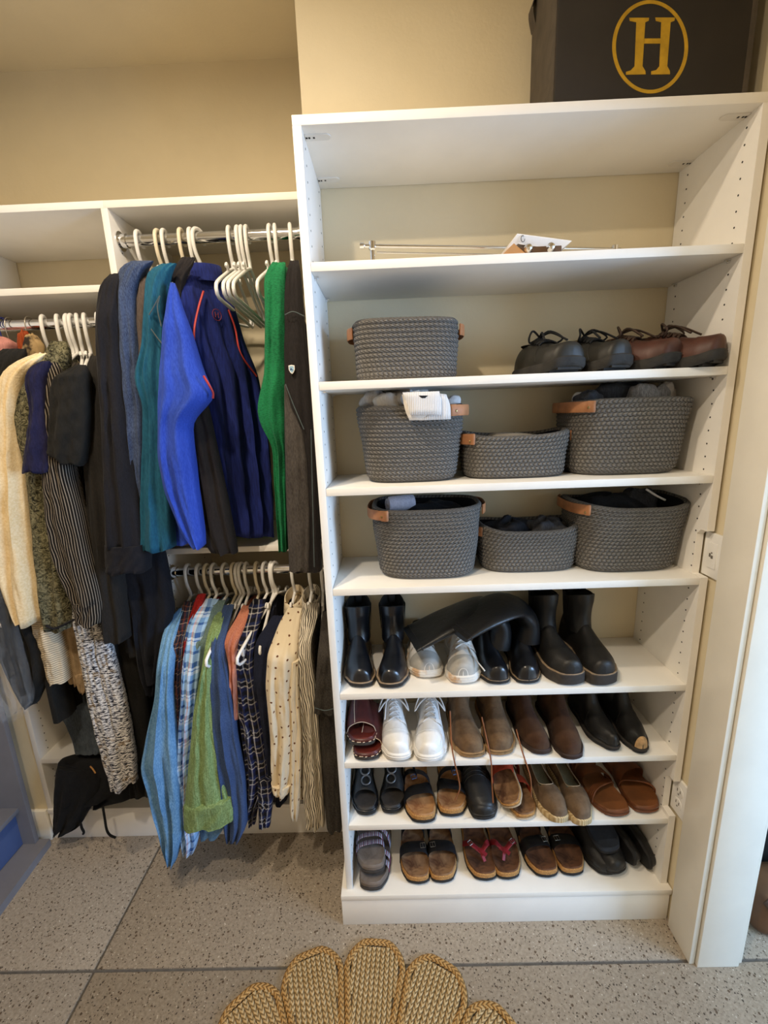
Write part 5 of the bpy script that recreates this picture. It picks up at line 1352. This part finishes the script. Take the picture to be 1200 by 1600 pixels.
t = garment('zip_jacket', 'black zip jacket hanging behind the royal blue pullover', 'jacket', F_CHAR, [(402, 284, 306), (418, 276, 300), (430, 257, 290), (480, 256, 284), (560, 264, 300), (640, 284, 326), (700, 291, 339), (760, 299, 352), (830, 312, 366), (862, 332, 371)], .160, (298, 362), ROD_B, .030, (2.5, .006), 1.20, seed=5, collar=F_CHAR, hl='white hanger of the black zip jacket')
# royal blue pullover, turned so that its front shows
XH = hookX(309, 362)
BN, BF = (-0.372, 0.150), (-0.228, 0.500)
t = thing('sport_pullover', 'royal blue sport pullover with red-orange piping and chest emblem', 'pullover', (XH, RODY, 1.2))
v, f, uv = cloth([(442, 266, 273), (456, 264, 278), (476, 262, 283), (520, 258, 298), (587, 254, 318), (612, 252, 331), (622, 251, 333), (640, 251, 314), (660, 250, 296), (715, 250, 301), (767, 262, 307), (830, 288, 317), (853, 306, 319)], .095, .045, (2.0, .008), 6); mesh_obj('sleeve', v, f, F_ROYAL, t, uv=uv, angle=85)
PB = ((-0.352, 0.155), (-0.215, 0.400))
v, f, uv = cloth([(420, 306, 340), (432, 294, 350), (455, 276, 356), (480, 282, 362), (534, 298, 378), (590, 314, 402), (640, 320, 411), (700, 328, 418), (780, 338, 424), (838, 346, 425)], PB, .030, (4.0, .010), 7, n=48, m=64); mesh_obj('body', v, f, F_NAVYB, t, uv=uv, angle=85)
v, f, uv = cloth([(720, 262, 300), (780, 266, 312), (848, 270, 318)], .170, .02, (2, .004), 8, n=14); mesh_obj('back_hem', v, f, F_ROYAL, t, uv=uv, angle=85)
ax = np.array([PB[1][0] - PB[0][0], PB[1][1] - PB[0][1], 0]); ax /= np.linalg.norm(ax); nx = np.cross(ax, [0, 0, 1.0]); nx = nx if nx[1] < 0 else -nx
c0 = on_line(323, 424, *PB)
ring = [[c0 + ax * (.046 + k[0]) * math.cos(a) + nx * (.022 + k[0]) * math.sin(a) + [0, 0, k[1] + .006 * math.cos(a)] for a in np.arange(28) * 2 * PI / 28] for k in ((.010, -.03), (.004, -.004), (.002, .014), (-.002, .016), (-.004, .0), (-.004, -.02))]
v, f, uv = loft_geo(ring, True, False, False); mesh_obj('collar', v, f, F_NAVYB, t, uv=uv, angle=70)
def onb(px, py, d=.036): return on_line(px, py, (PB[0][0] + nx[0] * d, PB[0][1] + nx[1] * d), (PB[1][0] + nx[0] * d, PB[1][1] + nx[1] * d))
for pts in ([(318, 455), (311, 478), (304, 511), (303, 534)], [(357, 484), (367, 511), (376, 552), (401, 588)]):
    tube('piping', [onb(a, b, .034) for a, b in pts], .0028, M_PIPE, t, 6, 24)
tube('piping', [at(318, 587, Y=.055), at(327, 602, Y=.06), at(333, 614, Y=.07), at(333, 622, Y=.075)], .0028, M_PIPE, t, 6, 16)
M_EMB = mat('dark_red_print', '6B2436', .7)
ec = onb(339, 492, .038); up_ = np.array([0, 0, 1.0])
em = mesh_obj('chest_emblem', *tube_geo([ec + (ax * math.cos(a) + up_ * math.sin(a)) * .0145 for a in np.arange(24) * 2 * PI / 24], .0011, 5, None, True)[:2], M_EMB, t)
mb = MB()
for pp in ([(-.005, -.007), (-.005, .007)], [(.005, -.007), (.005, .007)], [(-.005, 0), (.005, 0)]):
    v, f, uv = tube_geo([ec + ax * a + up_ * b for a, b in pp], .0012, 5); mb.add(v, f)
mb.build('emblem_letter', M_EMB, em)
hanger('white hanger of the royal blue pullover', XH, ROD_B, -.36)
hanger('white empty hanger set apart at the front of the bare hangers', hookX(358, 357), ROD_B, .08)
for i, px in enumerate((371, 377.5, 385)):
    hanger(['white empty hanger, second of the bare ones', 'white empty hanger, third of the bare ones', 'white empty hanger closest to the green pullover among the bare ones'][i], hookX(px, 355), ROD_B, .05)
hanger('white hanger tucked against the one holding the green pullover', hookX(421, 352), ROD_B, .02)
garment('pullover', 'green heathered pullover beside the charcoal jacket', 'pullover', F_GRN, [(410, 425, 446), (418, 420, 447), (431, 413, 448), (467, 416, 449), (540, 416, 449), (587, 415, 450), (630, 405, 450), (648, 404, 449), (668, 412, 449), (695, 428, 449), (780, 432, 449), (858, 437, 451)], .125, (429, 352), ROD_B, .038, (2, .006), 1.24, seed=9, collar=F_GRN, hl='white hanger of the green pullover')
t = garment('softshell_jacket', 'charcoal softshell jacket with grey panel and shield badge', 'jacket', F_CHAR, [(407, 453, 467), (420, 449, 469), (447, 446, 472), (490, 444, 475), (592, 445, 483), (680, 446, 491), (780, 448, 497), (889, 453, 503)], .120, (453, 357), ROD_B, .030, (1.8, .003), 1.20, seed=10, hl='white hanger of the charcoal softshell jacket')
extra(t, 'grey_panel', F_CGREY, [(602, 445, 447), (640, 445.5, 460), (671, 446, 474), (720, 447, 481), (800, 449, 485), (889, 453, 485)], .104, .026, (1.5, .002), 10)
for pts in ([(445, 492), (458, 487), (475, 494)], [(446, 600), (460, 636), (475, 671)], [(486, 671), (488, 760), (491, 886)]):
    tube('seam', [at(a, b, Y=.083) for a, b in pts], .0013, M_SEAMG, t, 5, 12)
bd = at(456, 577, Y=.086)
M_BADGE = mat('pale_blue_badge', '9FC4DE', .4)
out = [(-.0075, .009), (0, .0105), (.0075, .009), (.0075, -.001), (.004, -.008), (0, -.0115), (-.004, -.008), (-.0075, -.001)]
v = [bd + [a, 0, b] for a, b in out] + [bd + [a, -.002, b] for a, b in out]
o = mesh_obj('shield_badge', v, [tuple(range(8)), tuple(range(8, 16))[::-1]] + [(i, 8 + i, 8 + (i + 1) % 8, (i + 1) % 8) for i in range(8)], M_PLASTIC, t, smooth=False)
v = [bd + [a * .75, -.0026, b * .75] for a, b in out]; mesh_obj('badge_face', v, [tuple(range(8))[::-1]], M_BADGE, o, smooth=False)
v = [bd + [-.005, -.003, -.002], bd + [-.001, -.003, .004], bd + [.001, -.003, .0], bd + [.005, -.003, -.003]]; mesh_obj('badge_peak', v, [(3, 2, 1, 0)], mat('badge_navy', '2F4F7E', .5), o, smooth=False)

# ---- lower rod shirts
ZC = ROD_C
LW = 'shirts on the lower rod'
def shirt(label, m, rows, Y, hook, seed, hm=None, hll=None, th=.030, folds=(2.5, .007), hem=None, part='sleeve', name='shirt', collar=None, **k):
    Yf = lambda y, Y=Y: Y + max(0.0, .27 - Y) * min(1.0, max(0.0, (1012 - y) / 75.0))
    return garment(name, label, 'shirt', m, rows, Yf, hook, ZC, th, folds, hem, seed=seed, collar=collar, hl=hll, hm=hm, group=LW, bth=.020, part=part, **k)
shirt('light blue chambray shirt, outermost left on the lower rod', F_CHAM, [(950, 280, 290), (960, 270, 286), (981, 258, 278), (1037, 248, 271), (1081, 246, 270), (1140, 234, 276), (1187, 225, 281), (1256, 243, 286), (1300, 253, 289), (1344, 263, 276)], .095, (293, 890), 11, None, 'white hanger of the light blue chambray shirt', .036, (2.5, .010), .22)
shirt('dark plaid shirt with orange lines behind the chambray shirt', F_PLO, [(940, 288, 308), (962, 280, 302), (1000, 271, 292), (1060, 267, 288), (1130, 274, 290), (1180, 276, 292)], .130, (310, 888), 12, None, 'white hanger of the dark orange plaid shirt')
shirt('red flannel shirt showing as a thin strip between plaids', F_RED, [(928, 309, 322), (945, 303, 318), (1000, 287, 302), (1060, 283, 296), (1130, 284, 294)], .142, (322, 887), 13, M_CREAMPL, 'cream hanger of the red flannel shirt')
shirt('light blue plaid shirt between the red flannel and green gauze shirts', F_PLB, [(936, 316, 342), (960, 300, 332), (981, 293, 322), (1050, 286, 314), (1162, 281, 304), (1272, 282, 304), (1305, 286, 312), (1326, 289, 306)], .112, (333, 886), 14, None, 'white hanger of the light blue plaid shirt', hem=.25)
shirt('grey-green cotton shirt behind the green gauze shirt', F_GGR, [(938, 332, 352), (966, 318, 346), (1000, 304, 332), (1060, 300, 324), (1120, 299, 320)], .135, (350, 885), 15, None, 'white hanger of the grey-green shirt', hem=.28)
t = shirt('green gauze shirt with a wide turned-up hem', F_GAU, [(956, 338, 352), (975, 330, 348), (990, 325, 344), (1044, 316, 331), (1115, 303, 334), (1209, 294, 348), (1255, 290, 362)], .092, (364, 884), 16, M_CREAMPL, 'cream hanger of the green gauze shirt', .030, (2.5, .005), .33)
extra(t, 'turned_hem', F_GAU, [(1253, 289.5, 364, 1240), (1268, 289, 368, 1254), (1289, 288.5, 368, 1276)], .090, .036, (2.5, .003), 16, n=12)
shirt('mid blue chambray shirt between the green gauze and salmon shirts', F_DEN, [(945, 350, 366), (1006, 330, 350), (1069, 329, 363), (1147, 334, 371), (1219, 344, 385), (1284, 350, 388), (1307, 354, 376)], .108, (376, 884), 17, None, 'white hanger of the mid blue chambray shirt', hem=.25)
shirt('salmon pink cotton shirt, a narrow strip with short sleeve', F_SAL, [(946, 379, 393), (965, 370, 391), (987, 356, 381), (1000, 353, 374), (1050, 359, 373), (1122, 365, 373)], .122, (384, 884), 18, None, 'white hanger of the salmon shirt', hem=.45)
t = shirt('navy and grey plaid flannel shirt with open cuffs', F_PLN, [(936, 396, 416), (960, 380, 410), (1000, 370, 399), (1037, 368, 396), (1100, 373, 406), (1178, 384, 420), (1225, 386, 425), (1262, 388, 402), (1284, 389, 399)], .134, (400, 882), 19, M_CREAMPL, 'cream hanger of the navy plaid shirt', hem=.30)
extra(t, 'cuff', F_PLN, [(1215, 404, 425), (1250, 404, 427), (1287, 405, 422)], .108, .02, (2, .003), 19, n=14)
hanger('white hanger between the plaid and navy shirts', hookX(413, 882), ZC, -.12, None, .215)
hanger('white hanger whose long arm pokes out in front of the plaid flannel', hookX(428, 882), ZC, -.24, None, .262)
hanger('white hanger whose arm pokes out between green gauze and salmon shirts', hookX(371, 884), ZC, -.10, None, .262)
shirt('plain navy shirt between the plaid and the cream dotted shirts', F_NVS, [(962, 426, 447), (1000, 400, 438), (1060, 396, 430), (1120, 403, 432), (1200, 416, 436), (1246, 420, 434)], .142, (423, 882), 20, None, 'white hanger of the plain navy shirt', hem=.27)
t = shirt('cream cotton shirt with small brown dots', F_DOT, [(950, 450, 472), (972, 437, 469), (1019, 419, 465), (1069, 416, 464), (1147, 424, 467), (1200, 425, 460), (1224, 428, 455)], .100, (457, 885), 21, None, 'white hanger of the cream dotted shirt', .034, (2.2, .008), .30, collar=F_DOT)
extra(t, 'cuff', F_DOT, [(1218, 425, 458), (1228, 427, 455), (1236, 432, 451)], .099, .036, (2.2, .003), 21, n=8)
extra(t, 'sleeve', F_DOT, [(1030, 455, 467), (1090, 452, 468), (1131, 456, 471), (1150, 454, 472), (1200, 454, 471), (1255, 453, 469), (1275, 456, 466)], .092, .020, (1.5, .004), 22, n=24)
t = shirt('black and white striped shirt beside the washed black denim', F_BWST, [(942, 478, 500), (970, 468, 495), (1000, 465, 486), (1025, 463, 487), (1075, 465, 496), (1147, 470, 500), (1225, 472, 505), (1284, 478, 508)], .118, (484, 886), 23, None, 'white hanger of the striped shirt', .030, (2.5, .008), .27, collar=F_BWST)
t = shirt('washed black denim jacket against the tall shelving unit', F_DDEN, [(955, 504, 517), (1019, 497, 522), (1075, 493, 524), (1108, 491, 526)], .105, (502, 888), 24, None, 'white hanger of the washed black denim jacket', .026, (1.5, .003), .26, name='denim_jacket')
extra(t, 'lower_panel', F_DDEN, [(1098, 496, 524), (1200, 502, 530), (1292, 511, 534)], .125, .022, (1.5, .003), 25)
tube('cuff_stitch', [at(492, 1106, Y=.079), at(508, 1110, Y=.076), at(525, 1106, Y=.08)], .0012, M_SEAMG, t, 5, 12)
t = thing('shirt_tail', 'pale blue shirt tails peeking out below the green gauze hem', 'shirt', at(332, 1295, Y=.15), 0, LW)
extra(t, 'tail', F_CHAM, [(1250, 310, 352), (1285, 311, 356), (1308, 313, 340)], .150, .015, (2, .004), 26, n=14)

# ---- left rod: long garments
ZA = ROD_A
LA = 'clothes on the long-hang rod'
def longg(name, label, cat, m, rows, Y, hook, seed, th=.035, folds=(2.5, .007), hem=None, hll=None, hm=None, **k):
    return garment(name, label, cat, m, rows, Y, hook, ZA, th, folds, hem, seed=seed, hl=hll, hm=hm, group=LA, bth=.022, **k)
M_WIRE = mat('steel_wire', 'B0A89A', .3, .05, 20, 0, metal=.8)
M_BLUEH = mat('blue_plastic', '27347E', .4); M_PINK = fabric('pink_knit', 'C08078', 'D8988C', 300)
longg('dress', 'long black dress at the far left end of the rod', 'dress', F_BLK2, [(548, -40, 40), (570, -44, 24), (640, -44, 14), (800, -40, 16), (920, -30, 34), (1000, -10, 74), (1050, 15, 79), (1098, 42, 58)], .165, (17, 515), 40, .04, (3, .008), .62, part='skirt')
longg('blouse', 'black blouse beside the cream cardigan, on a wire hanger', 'blouse', F_BLK2, [(545, 5, 41), (560, -10, 40), (640, -12, 24), (760, -10, 20), (880, -12, 18)], .150, (30, 512), 41, .03, (2, .005), .9)
lump('scarf', 'rust orange scarf knotted on a wire hanger', 'scarf', at(45, 570, Y=.30), (.014, .016, .045), fabric('rust_silk', '8E3A18', 'A8502A', 200), 0, .1, 42, .12)
lump('scarf', 'tan animal print scarf knotted on a wire hanger', 'scarf', at(57, 572, Y=.28), (.024, .020, .040), stain('animal_print', 'B09468', '2A2018', 'D8C8A0'), 0, .1, 43, .14)
lump('knitwear', 'pink knit top bunched at the left end of the rod', 'clothing', at(5, 566, Y=.30), (.050, .040, .032), M_PINK, 0, .1, 44, .12)
for i, (px, m_) in enumerate(((3, M_BLUEH), (7, M_BLUEH), (17, M_WIRE), (48, M_WIRE))):
    hanger(['blue plastic hanger at the very left end of the rod', 'blue plastic hanger, second from the left end of the rod', 'thin wire hanger of the black blouse', 'thin wire hanger carrying the scarves'][i], hookX(px, 510), ZA, .1, m_, .19, 0, 'left rod hangers', True)
garment('cardigan', 'cream boucle cardigan with long sleeve', 'cardigan', F_CREAM, [(552, 56, 76), (562, 34, 70), (575, 16, 62), (592, 7, 46), (642, 6, 36), (715, 5, 38), (840, 5, 53), (900, 7, 62), (945, 22, 68), (969, 34, 69)], .128, (68, 500), ZA, .042, (2, .010), .95, seed=45, hl='white hanger of the cream boucle cardigan', group=LA)
t = thing('ribbed_sweater', 'off-white ribbed sweater hem hanging below the cream cardigan', 'sweater', at(88, 1020, Y=.17), 0, LA); extra(t, 'sleeve', F_OFFW, [(940, 52, 80), (975, 58, 88), (1000, 63, 97), (1030, 74, 105), (1060, 82, 108)], .165, .035, (1.5, .004), 46, n=24)
t = thing('knitwear', 'tan knit top hem hanging between the ribbed sweater and tweed', 'clothing', at(115, 1030, Y=.2), 0, LA); extra(t, 'hem', F_TAN, [(940, 80, 125), (985, 92, 128), (1040, 104, 136), (1066, 112, 134)], .205, .025, (2, .004), 47, n=20)
extra(t, 'cuff', F_TAN, [(1050, 118, 136), (1080, 128, 137)], .200, .02, (1, .002), 48, n=8)
t = longg('sherpa_jacket', 'olive sherpa jacket with dark edge binding', 'jacket', F_SHER, [(533, 80, 104), (545, 76, 110), (575, 60, 108), (600, 46, 100), (642, 21, 92), (700, 38, 96), (740, 47, 100), (865, 59, 112), (960, 70, 116), (980, 74, 114)], .140, (90, 498), 49, .040, (2, .006), 1.0, 'white hanger of the olive sherpa jacket', collar=F_SHER)
tube('binding', [at(a, b, Y=.11) for a, b in ((19, 642), (32, 672), (46, 705), (50, 742), (60, 860), (71, 968))], .0035, F_BLK, t, 6, 30)
tube('binding', [at(a, b, Y=.10) for a, b in ((72, 978), (84, 982), (100, 976), (116, 968))], .0035, F_BLK, t, 6, 14)
lump('knit_vest', 'dark green knit shoulder between the cream cardigan and the sherpa', 'clothing', at(37, 630, Y=.17), (.030, .03, .055), fabric('dark_green_knit', '26382C', '35493B', 300), 0, .4, 50, .04)
longg('tee_shirt', 'navy tee shirt with short sleeve beside the pinstripe cardigan', 'shirt', F_NVT, [(564, 66, 78), (574, 54, 78), (592, 48, 77), (640, 55, 79), (690, 49, 85), (720, 44, 86), (736, 43, 87)], .098, (105, 497), 51, .040, (1.5, .004), 1.2, 'white hanger of the navy tee shirt')
t = longg('cardigan', 'black and cream pinstripe cardigan with ribbed cuff', 'cardigan', F_PIN, [(566, 62, 90), (580, 60, 97), (627, 71, 102), (740, 76, 117), (802, 80, 133), (865, 90, 146), (920, 112, 160), (938, 120, 163)], .112, (111, 496), 52, .042, (1.2, .005), 1.0, 'white hanger of the pinstripe cardigan')
extra(t, 'cuff', F_PIN, [(936, 119, 163), (952, 123, 164.5), (970, 127, 164)], .112, .040, (1.2, .002), 52, n=8)
longg('tee_shirt', 'black tee shirt with wide short sleeve', 'shirt', F_BLK2, [(570, 120, 134), (580, 104, 138), (592, 90, 139), (606, 85, 139), (650, 82, 139), (690, 80, 137), (708, 77, 133, 722), (716, 90, 128, 728)], .085, (120, 496), 53, .030, (1.5, .004), 1.1, 'white hanger of the black tee shirt')
longg('cardigan', 'long charcoal cardigan beside the black fleece sweatshirt', 'cardigan', fabric('charcoal_rib', '1A1816', '262320', 380), [(556, 142, 162), (575, 138, 166), (700, 136, 177), (850, 147, 190), (940, 158, 200), (996, 168, 205)], .145, (132, 495), 54, .040, (2, .006), .85, 'white hanger of the long charcoal cardigan')
longg('trousers', 'black trousers hanging low behind the black fleece sweatshirt', 'trousers', fabric('blue_black_twill', '0E0F15', '181A22', 350), [(850, 172, 256), (900, 186, 264), (950, 200, 272), (1000, 208, 262), (1050, 220, 250), (1082, 232, 246)], .185, (152, 494), 55, .035, (3, .008), .75, 'white hanger of the black trousers', part='leg', far=False)
longg('trousers', 'very dark long trousers behind the tweed ones', 'trousers', F_BLK2, [(940, 150, 214), (1060, 178, 226), (1150, 196, 232), (1240, 206, 234)], .215, (142, 494), 56, .03, (2, .006), .45, part='leg', far=False)
t = thing('tweed_trousers', 'black and white tweed trousers folded lengthwise, hanging down to the low shelf', 'trousers', at(195, 1215, Y=.15), 0, LA)
extra(t, 'leg', F_TWD, [(935, 114, 142), (972, 117, 147), (1035, 130, 158), (1100, 141, 173), (1150, 153, 186), (1200, 167, 197), (1230, 175, 199)], .150, .022, (1, .002), 57)
extra(t, 'leg', F_TWD, [(935, 140, 164), (972, 145, 167), (1035, 156, 182), (1100, 171, 198), (1150, 184, 207), (1190, 193, 213), (1218, 196, 214)], .156, .022, (1, .002), 58)

# ---------------------------------------------------------------- jute flower rug
def jute(name, a, b):
    t = NT(name); c = t.n('ShaderNodeTexCoord'); s = t.n('ShaderNodeSeparateXYZ'); t.l(c.outputs['UV'], s.inputs[0])
    tri = t.math('ABSOLUTE', t.math('SUBTRACT', t.math('FRACT', t.math('DIVIDE', s.outputs[0], .0135)), .5))
    ph = t.math('ADD', t.math('DIVIDE', s.outputs[1], .013), t.math('MULTIPLY', tri, 1.5))
    st = t.math('POWER', t.math('SINE', t.math('MULTIPLY', t.math('FRACT', ph), PI)), .7)
    v = t.co('Object'); fib = t.ramp(t.noise(v, 160, 4, .7), [(.3, a), (.55, b), (.8, 'E6D2A8')])
    big = t.noise(v, 14, 2); fib = t.mix(t.math('MULTIPLY', big, .5), fib, shade(a, .9))
    col = t.mix(st, shade(a, .74), fib); b1 = t.bump(st, 1.0, .003); t.bump(t.noise(v, 500, 3), .5, .001, b1)
    return t.done(col, .95, 0, .1)
M_J1 = jute('jute_braid', 'B8935C', 'DCC092'); M_J2 = jute('jute_border_braid', 'AE8048', 'CFA468')
RC, RR, NP = (0.0543, -0.5829), 0.524, 16
rug = thing('jute_rug', 'round flower-shaped braided jute rug on the concrete floor', 'rug', (RC[0], RC[1], 0))
HW = RR * math.tan(PI / NP)
def petal_half(r):     # half width of a petal at radius r from the centre
    full = HW * r / RR * 1.0; tip = 0.445
    return full if r < tip else HW * (tip / RR) * math.sqrt(max(0, 1 - ((r - tip) / (RR - tip)) ** 2)) * 1.02
def flat_tube(pts, w, h, n=None, closed=False):
    v, f, uv = tube_geo(pts, w, 10, n, closed, h / w); return v, f, uv
wst = .0068; r0 = .16
mbp = MB(); nst = 12
for i in range(nst):
    x = (i - (nst - 1) / 2) * wst * 2
    rs = [r for r in np.linspace(r0, RR - .022, 60) if petal_half(r) - .016 > abs(x)]
    if len(rs) < 4: continue
    pts = [(x, r, .0062) for r in np.linspace(rs[0], rs[-1], 14)]
    v, f, uv = tube_geo(pts, wst * 1.02, 10, None, False, .62); uv[:, 0] *= 1.0; mbp.add(v, f, uv)
brd = [(petal_half(r) - .009, r, .0068) for r in np.linspace(r0, RR - .0105, 34)]
brd = [b for b in brd if b[0] > .012]; path = brd + [(0, RR - .009, .0068)] + [(-a, b, c) for a, b, c in brd[::-1]]
vb, fb, uvb = tube_geo(crom(path, 60), .0092, 10, None, False, .66)
ang0 = math.radians(4.2)
first = None
for k in range(NP):
    a = -(ang0 + k * 2 * PI / NP)
    if first is None:
        o = mbp.build('petal', M_J1, rug, True, True, 80); e = mesh_obj('petal_border', vb, fb, M_J2, o, True, uv=uvb, angle=80); first = (o, e)
    else:
        o = first[0].copy(); COL.objects.link(o); o.parent = rug; e = first[1].copy(); COL.objects.link(e); e.parent = o
    o.rotation_euler = (0, 0, a)
sp = []
for a in np.arange(0, 2 * PI * 12, .2):
    r = .012 + (.172 - .012) * a / (2 * PI * 12); sp.append((r * math.cos(a), r * math.sin(a), .0062))
v, f, uv = tube_geo(sp, .0072, 8, None, False, .62); mesh_obj('centre_spiral', v, f, M_J1, rug, True, uv=uv, angle=80)

# ---------------------------------------------------------------- things on the low shelves of the hanging section
F_SLATE = fabric('slate_grey_jersey', '3F464C', '535B62', 300)
t = thing('folded_shirt', 'slate grey folded top hanging over the edge of the low shelf', 'clothing', (-0.97, .33, .36))
extra(t, 'front_fold', F_SLATE, [(1078, 90, 128), (1100, 88, 140), (1115, 96, 150), (1140, 108, 158), (1160, 116, 160), (1174, 119, 161)], .272, .018, (1.5, .004), 70, n=22)
extra(t, 'top_fold', fabric('dark_slate_jersey', '262C30', '353C41', 300), [(1050, 92, 130), (1062, 86, 138), (1082, 88, 146), (1105, 96, 150)], .33, .045, (2, .010), 71, n=20)
M_SHORT = fabric('black_shorts_twill', '0C0C0D', '151516', 300)
t = thing('drawstring_shorts', 'black drawstring shorts slumped out of the bottom compartment', 'shorts', (-0.98, .28, .14))
extra(t, 'body', M_SHORT, [(1188, 94, 236), (1204, 90, 238), (1225, 88, 232), (1240, 87, 214), (1252, 87, 172)], .262, .035, (3, .012), 72, n=24)
extra(t, 'leg', M_SHORT, [(1196, 92, 170), (1225, 88, 162), (1250, 86, 150), (1268, 85, 138), (1290, 84, 126), (1301, 84, 104)], .245, .026, (2.5, .008), 73, n=24)
for pts in ([(126, 1286), (128, 1294), (131, 1300), (130, 1303)], [(161, 1262), (164, 1280), (167, 1297), (172, 1305), (181, 1309)]):
    tube('drawstring', [at(a, b, Y=.222) for a, b in pts], .0042, M_SHORT, t, 7, 16)
tube('drawstring_tip', [at(141, 1197, Y=.218), at(146, 1203, Y=.216), at(149, 1208, Y=.216)], .0026, M_CORK, t, 6, 8)
# grey-lilac tees on the middle shelf, under the jackets
zb = 1.1575
lump('folded_tee', 'pale lilac folded tee lying on the shelf under the blue pullover', 'clothing', (at(288, 862, Y=.33)[0], .33, zb), (.062, .030, .016), F_ := fabric('lilac_grey_jersey', '77717E', '938D98', 300), 0, 0, 74, .10)
lump('folded_tee', 'navy folded tee on the shelf beside the lilac one', 'clothing', (at(250, 866, Y=.32)[0] + .02, .315, zb), (.020, .024, .014), F_NVH, 0, 0, 75, .06)
# striped hem and clear garment bag at the far left
t = thing('striped_top', 'white top with thin dark stripes, its hem showing at the left edge', 'shirt', at(0, 950, Y=.14), 0, LA)
extra(t, 'hem', stripe_mat('white_dark_stripe', '3A3A3E', 'E2DED8', .011, .7, 1), [(900, -30, 2), (940, -28, 7), (976, -26, 12)], .140, .015, (1, .002), 76, n=12)
def film():
    t = NT('clear_plastic_film'); v = t.co('Object'); t.bump(t.noise(v, 40, 4, .6, 1.0), 1.0, .01); m = t.done('F4F6F8', .08, 0, .7)
    t.b.inputs['Alpha'].default_value = .045; return m
M_FILM = film()
t = thing('garment_bag', 'clear plastic garment bag hanging in front of the long black dress', 'bag', at(20, 1050, Y=.11), 0, LA)
extra(t, 'film', M_FILM, [(880, -30, 8), (980, -30, 20), (1040, -28, 34), (1085, -20, 46), (1102, 4, 48), (1121, 12, 36)], .100, .03, (4, .012), 77, n=40)
tube('crimped_edge', [at(a, b, Y=.07) for a, b in ((8, 1113), (17, 1119), (30, 1110), (47, 1098))], .006, M_FILM, t, 8, 20, flat=.4)

# ---------------------------------------------------------------- seen through the doorway
M_BRBAG = mat('brown_leather_bag', '6A4A32', .55, .12, 12, .15)
def soft_box(name, x0, x1, y0, y1, z0, z1, m, parent):
    th = np.arange(36) * 2 * PI / 36; secs = []
    for q in np.linspace(0, 1, 14):
        k = (1 - abs(2 * q - 1) ** 8) ** .25 if 0 < q < 1 else .6; s_ = sup(th, (x1 - x0) / 2 * k * (1 - .12 * q), (y1 - y0) / 2 * k * (1 - .18 * q), 4)
        secs.append(np.concatenate([s_ + [(x0 + x1) / 2, (y0 + y1) / 2], np.full((36, 1), z0 + (z1 - z0) * q)], 1))
    v, f, uv = loft_geo(secs); return mesh_obj(name, v, f, m, parent, uv=uv, angle=80)
t = thing('leather_tote', 'brown leather tote on the floor beyond the doorway', 'bag', (1.34, .0, 0)); soft_box('bag_body', 1.215, 1.49, -.085, .06, 0, .150, M_BRBAG, t)
strap('bag_flap', [(1.225, -.075, .148), (1.27, -.090, .10), (1.36, -.092, .05), (1.46, -.090, .03)], (0, .3, 1), .022, .004, mat('dark_brown_leather', '3E2A1D', .6), t, 14)
t = thing('backpack', 'black backpack standing behind the brown tote beyond the doorway', 'bag', (1.40, .18, 0)); soft_box('bag_body', 1.22, 1.60, .075, .30, 0, .40, F_BLK2, t)
strap('shoulder_strap', [(1.30, .072, .36), (1.27, .05, .28), (1.28, .055, .16), (1.31, .074, .08)], (1, 0, 0), .04, .006, F_BLK2, t, 14)
lump('sweater', 'burgundy sweater dropped on top of the black backpack', 'sweater', (1.38, .18, .395), (.14, .09, .05), fabric('burgundy_knit', '4A1522', '611F2E', 300), 0, 0, 80, .10)
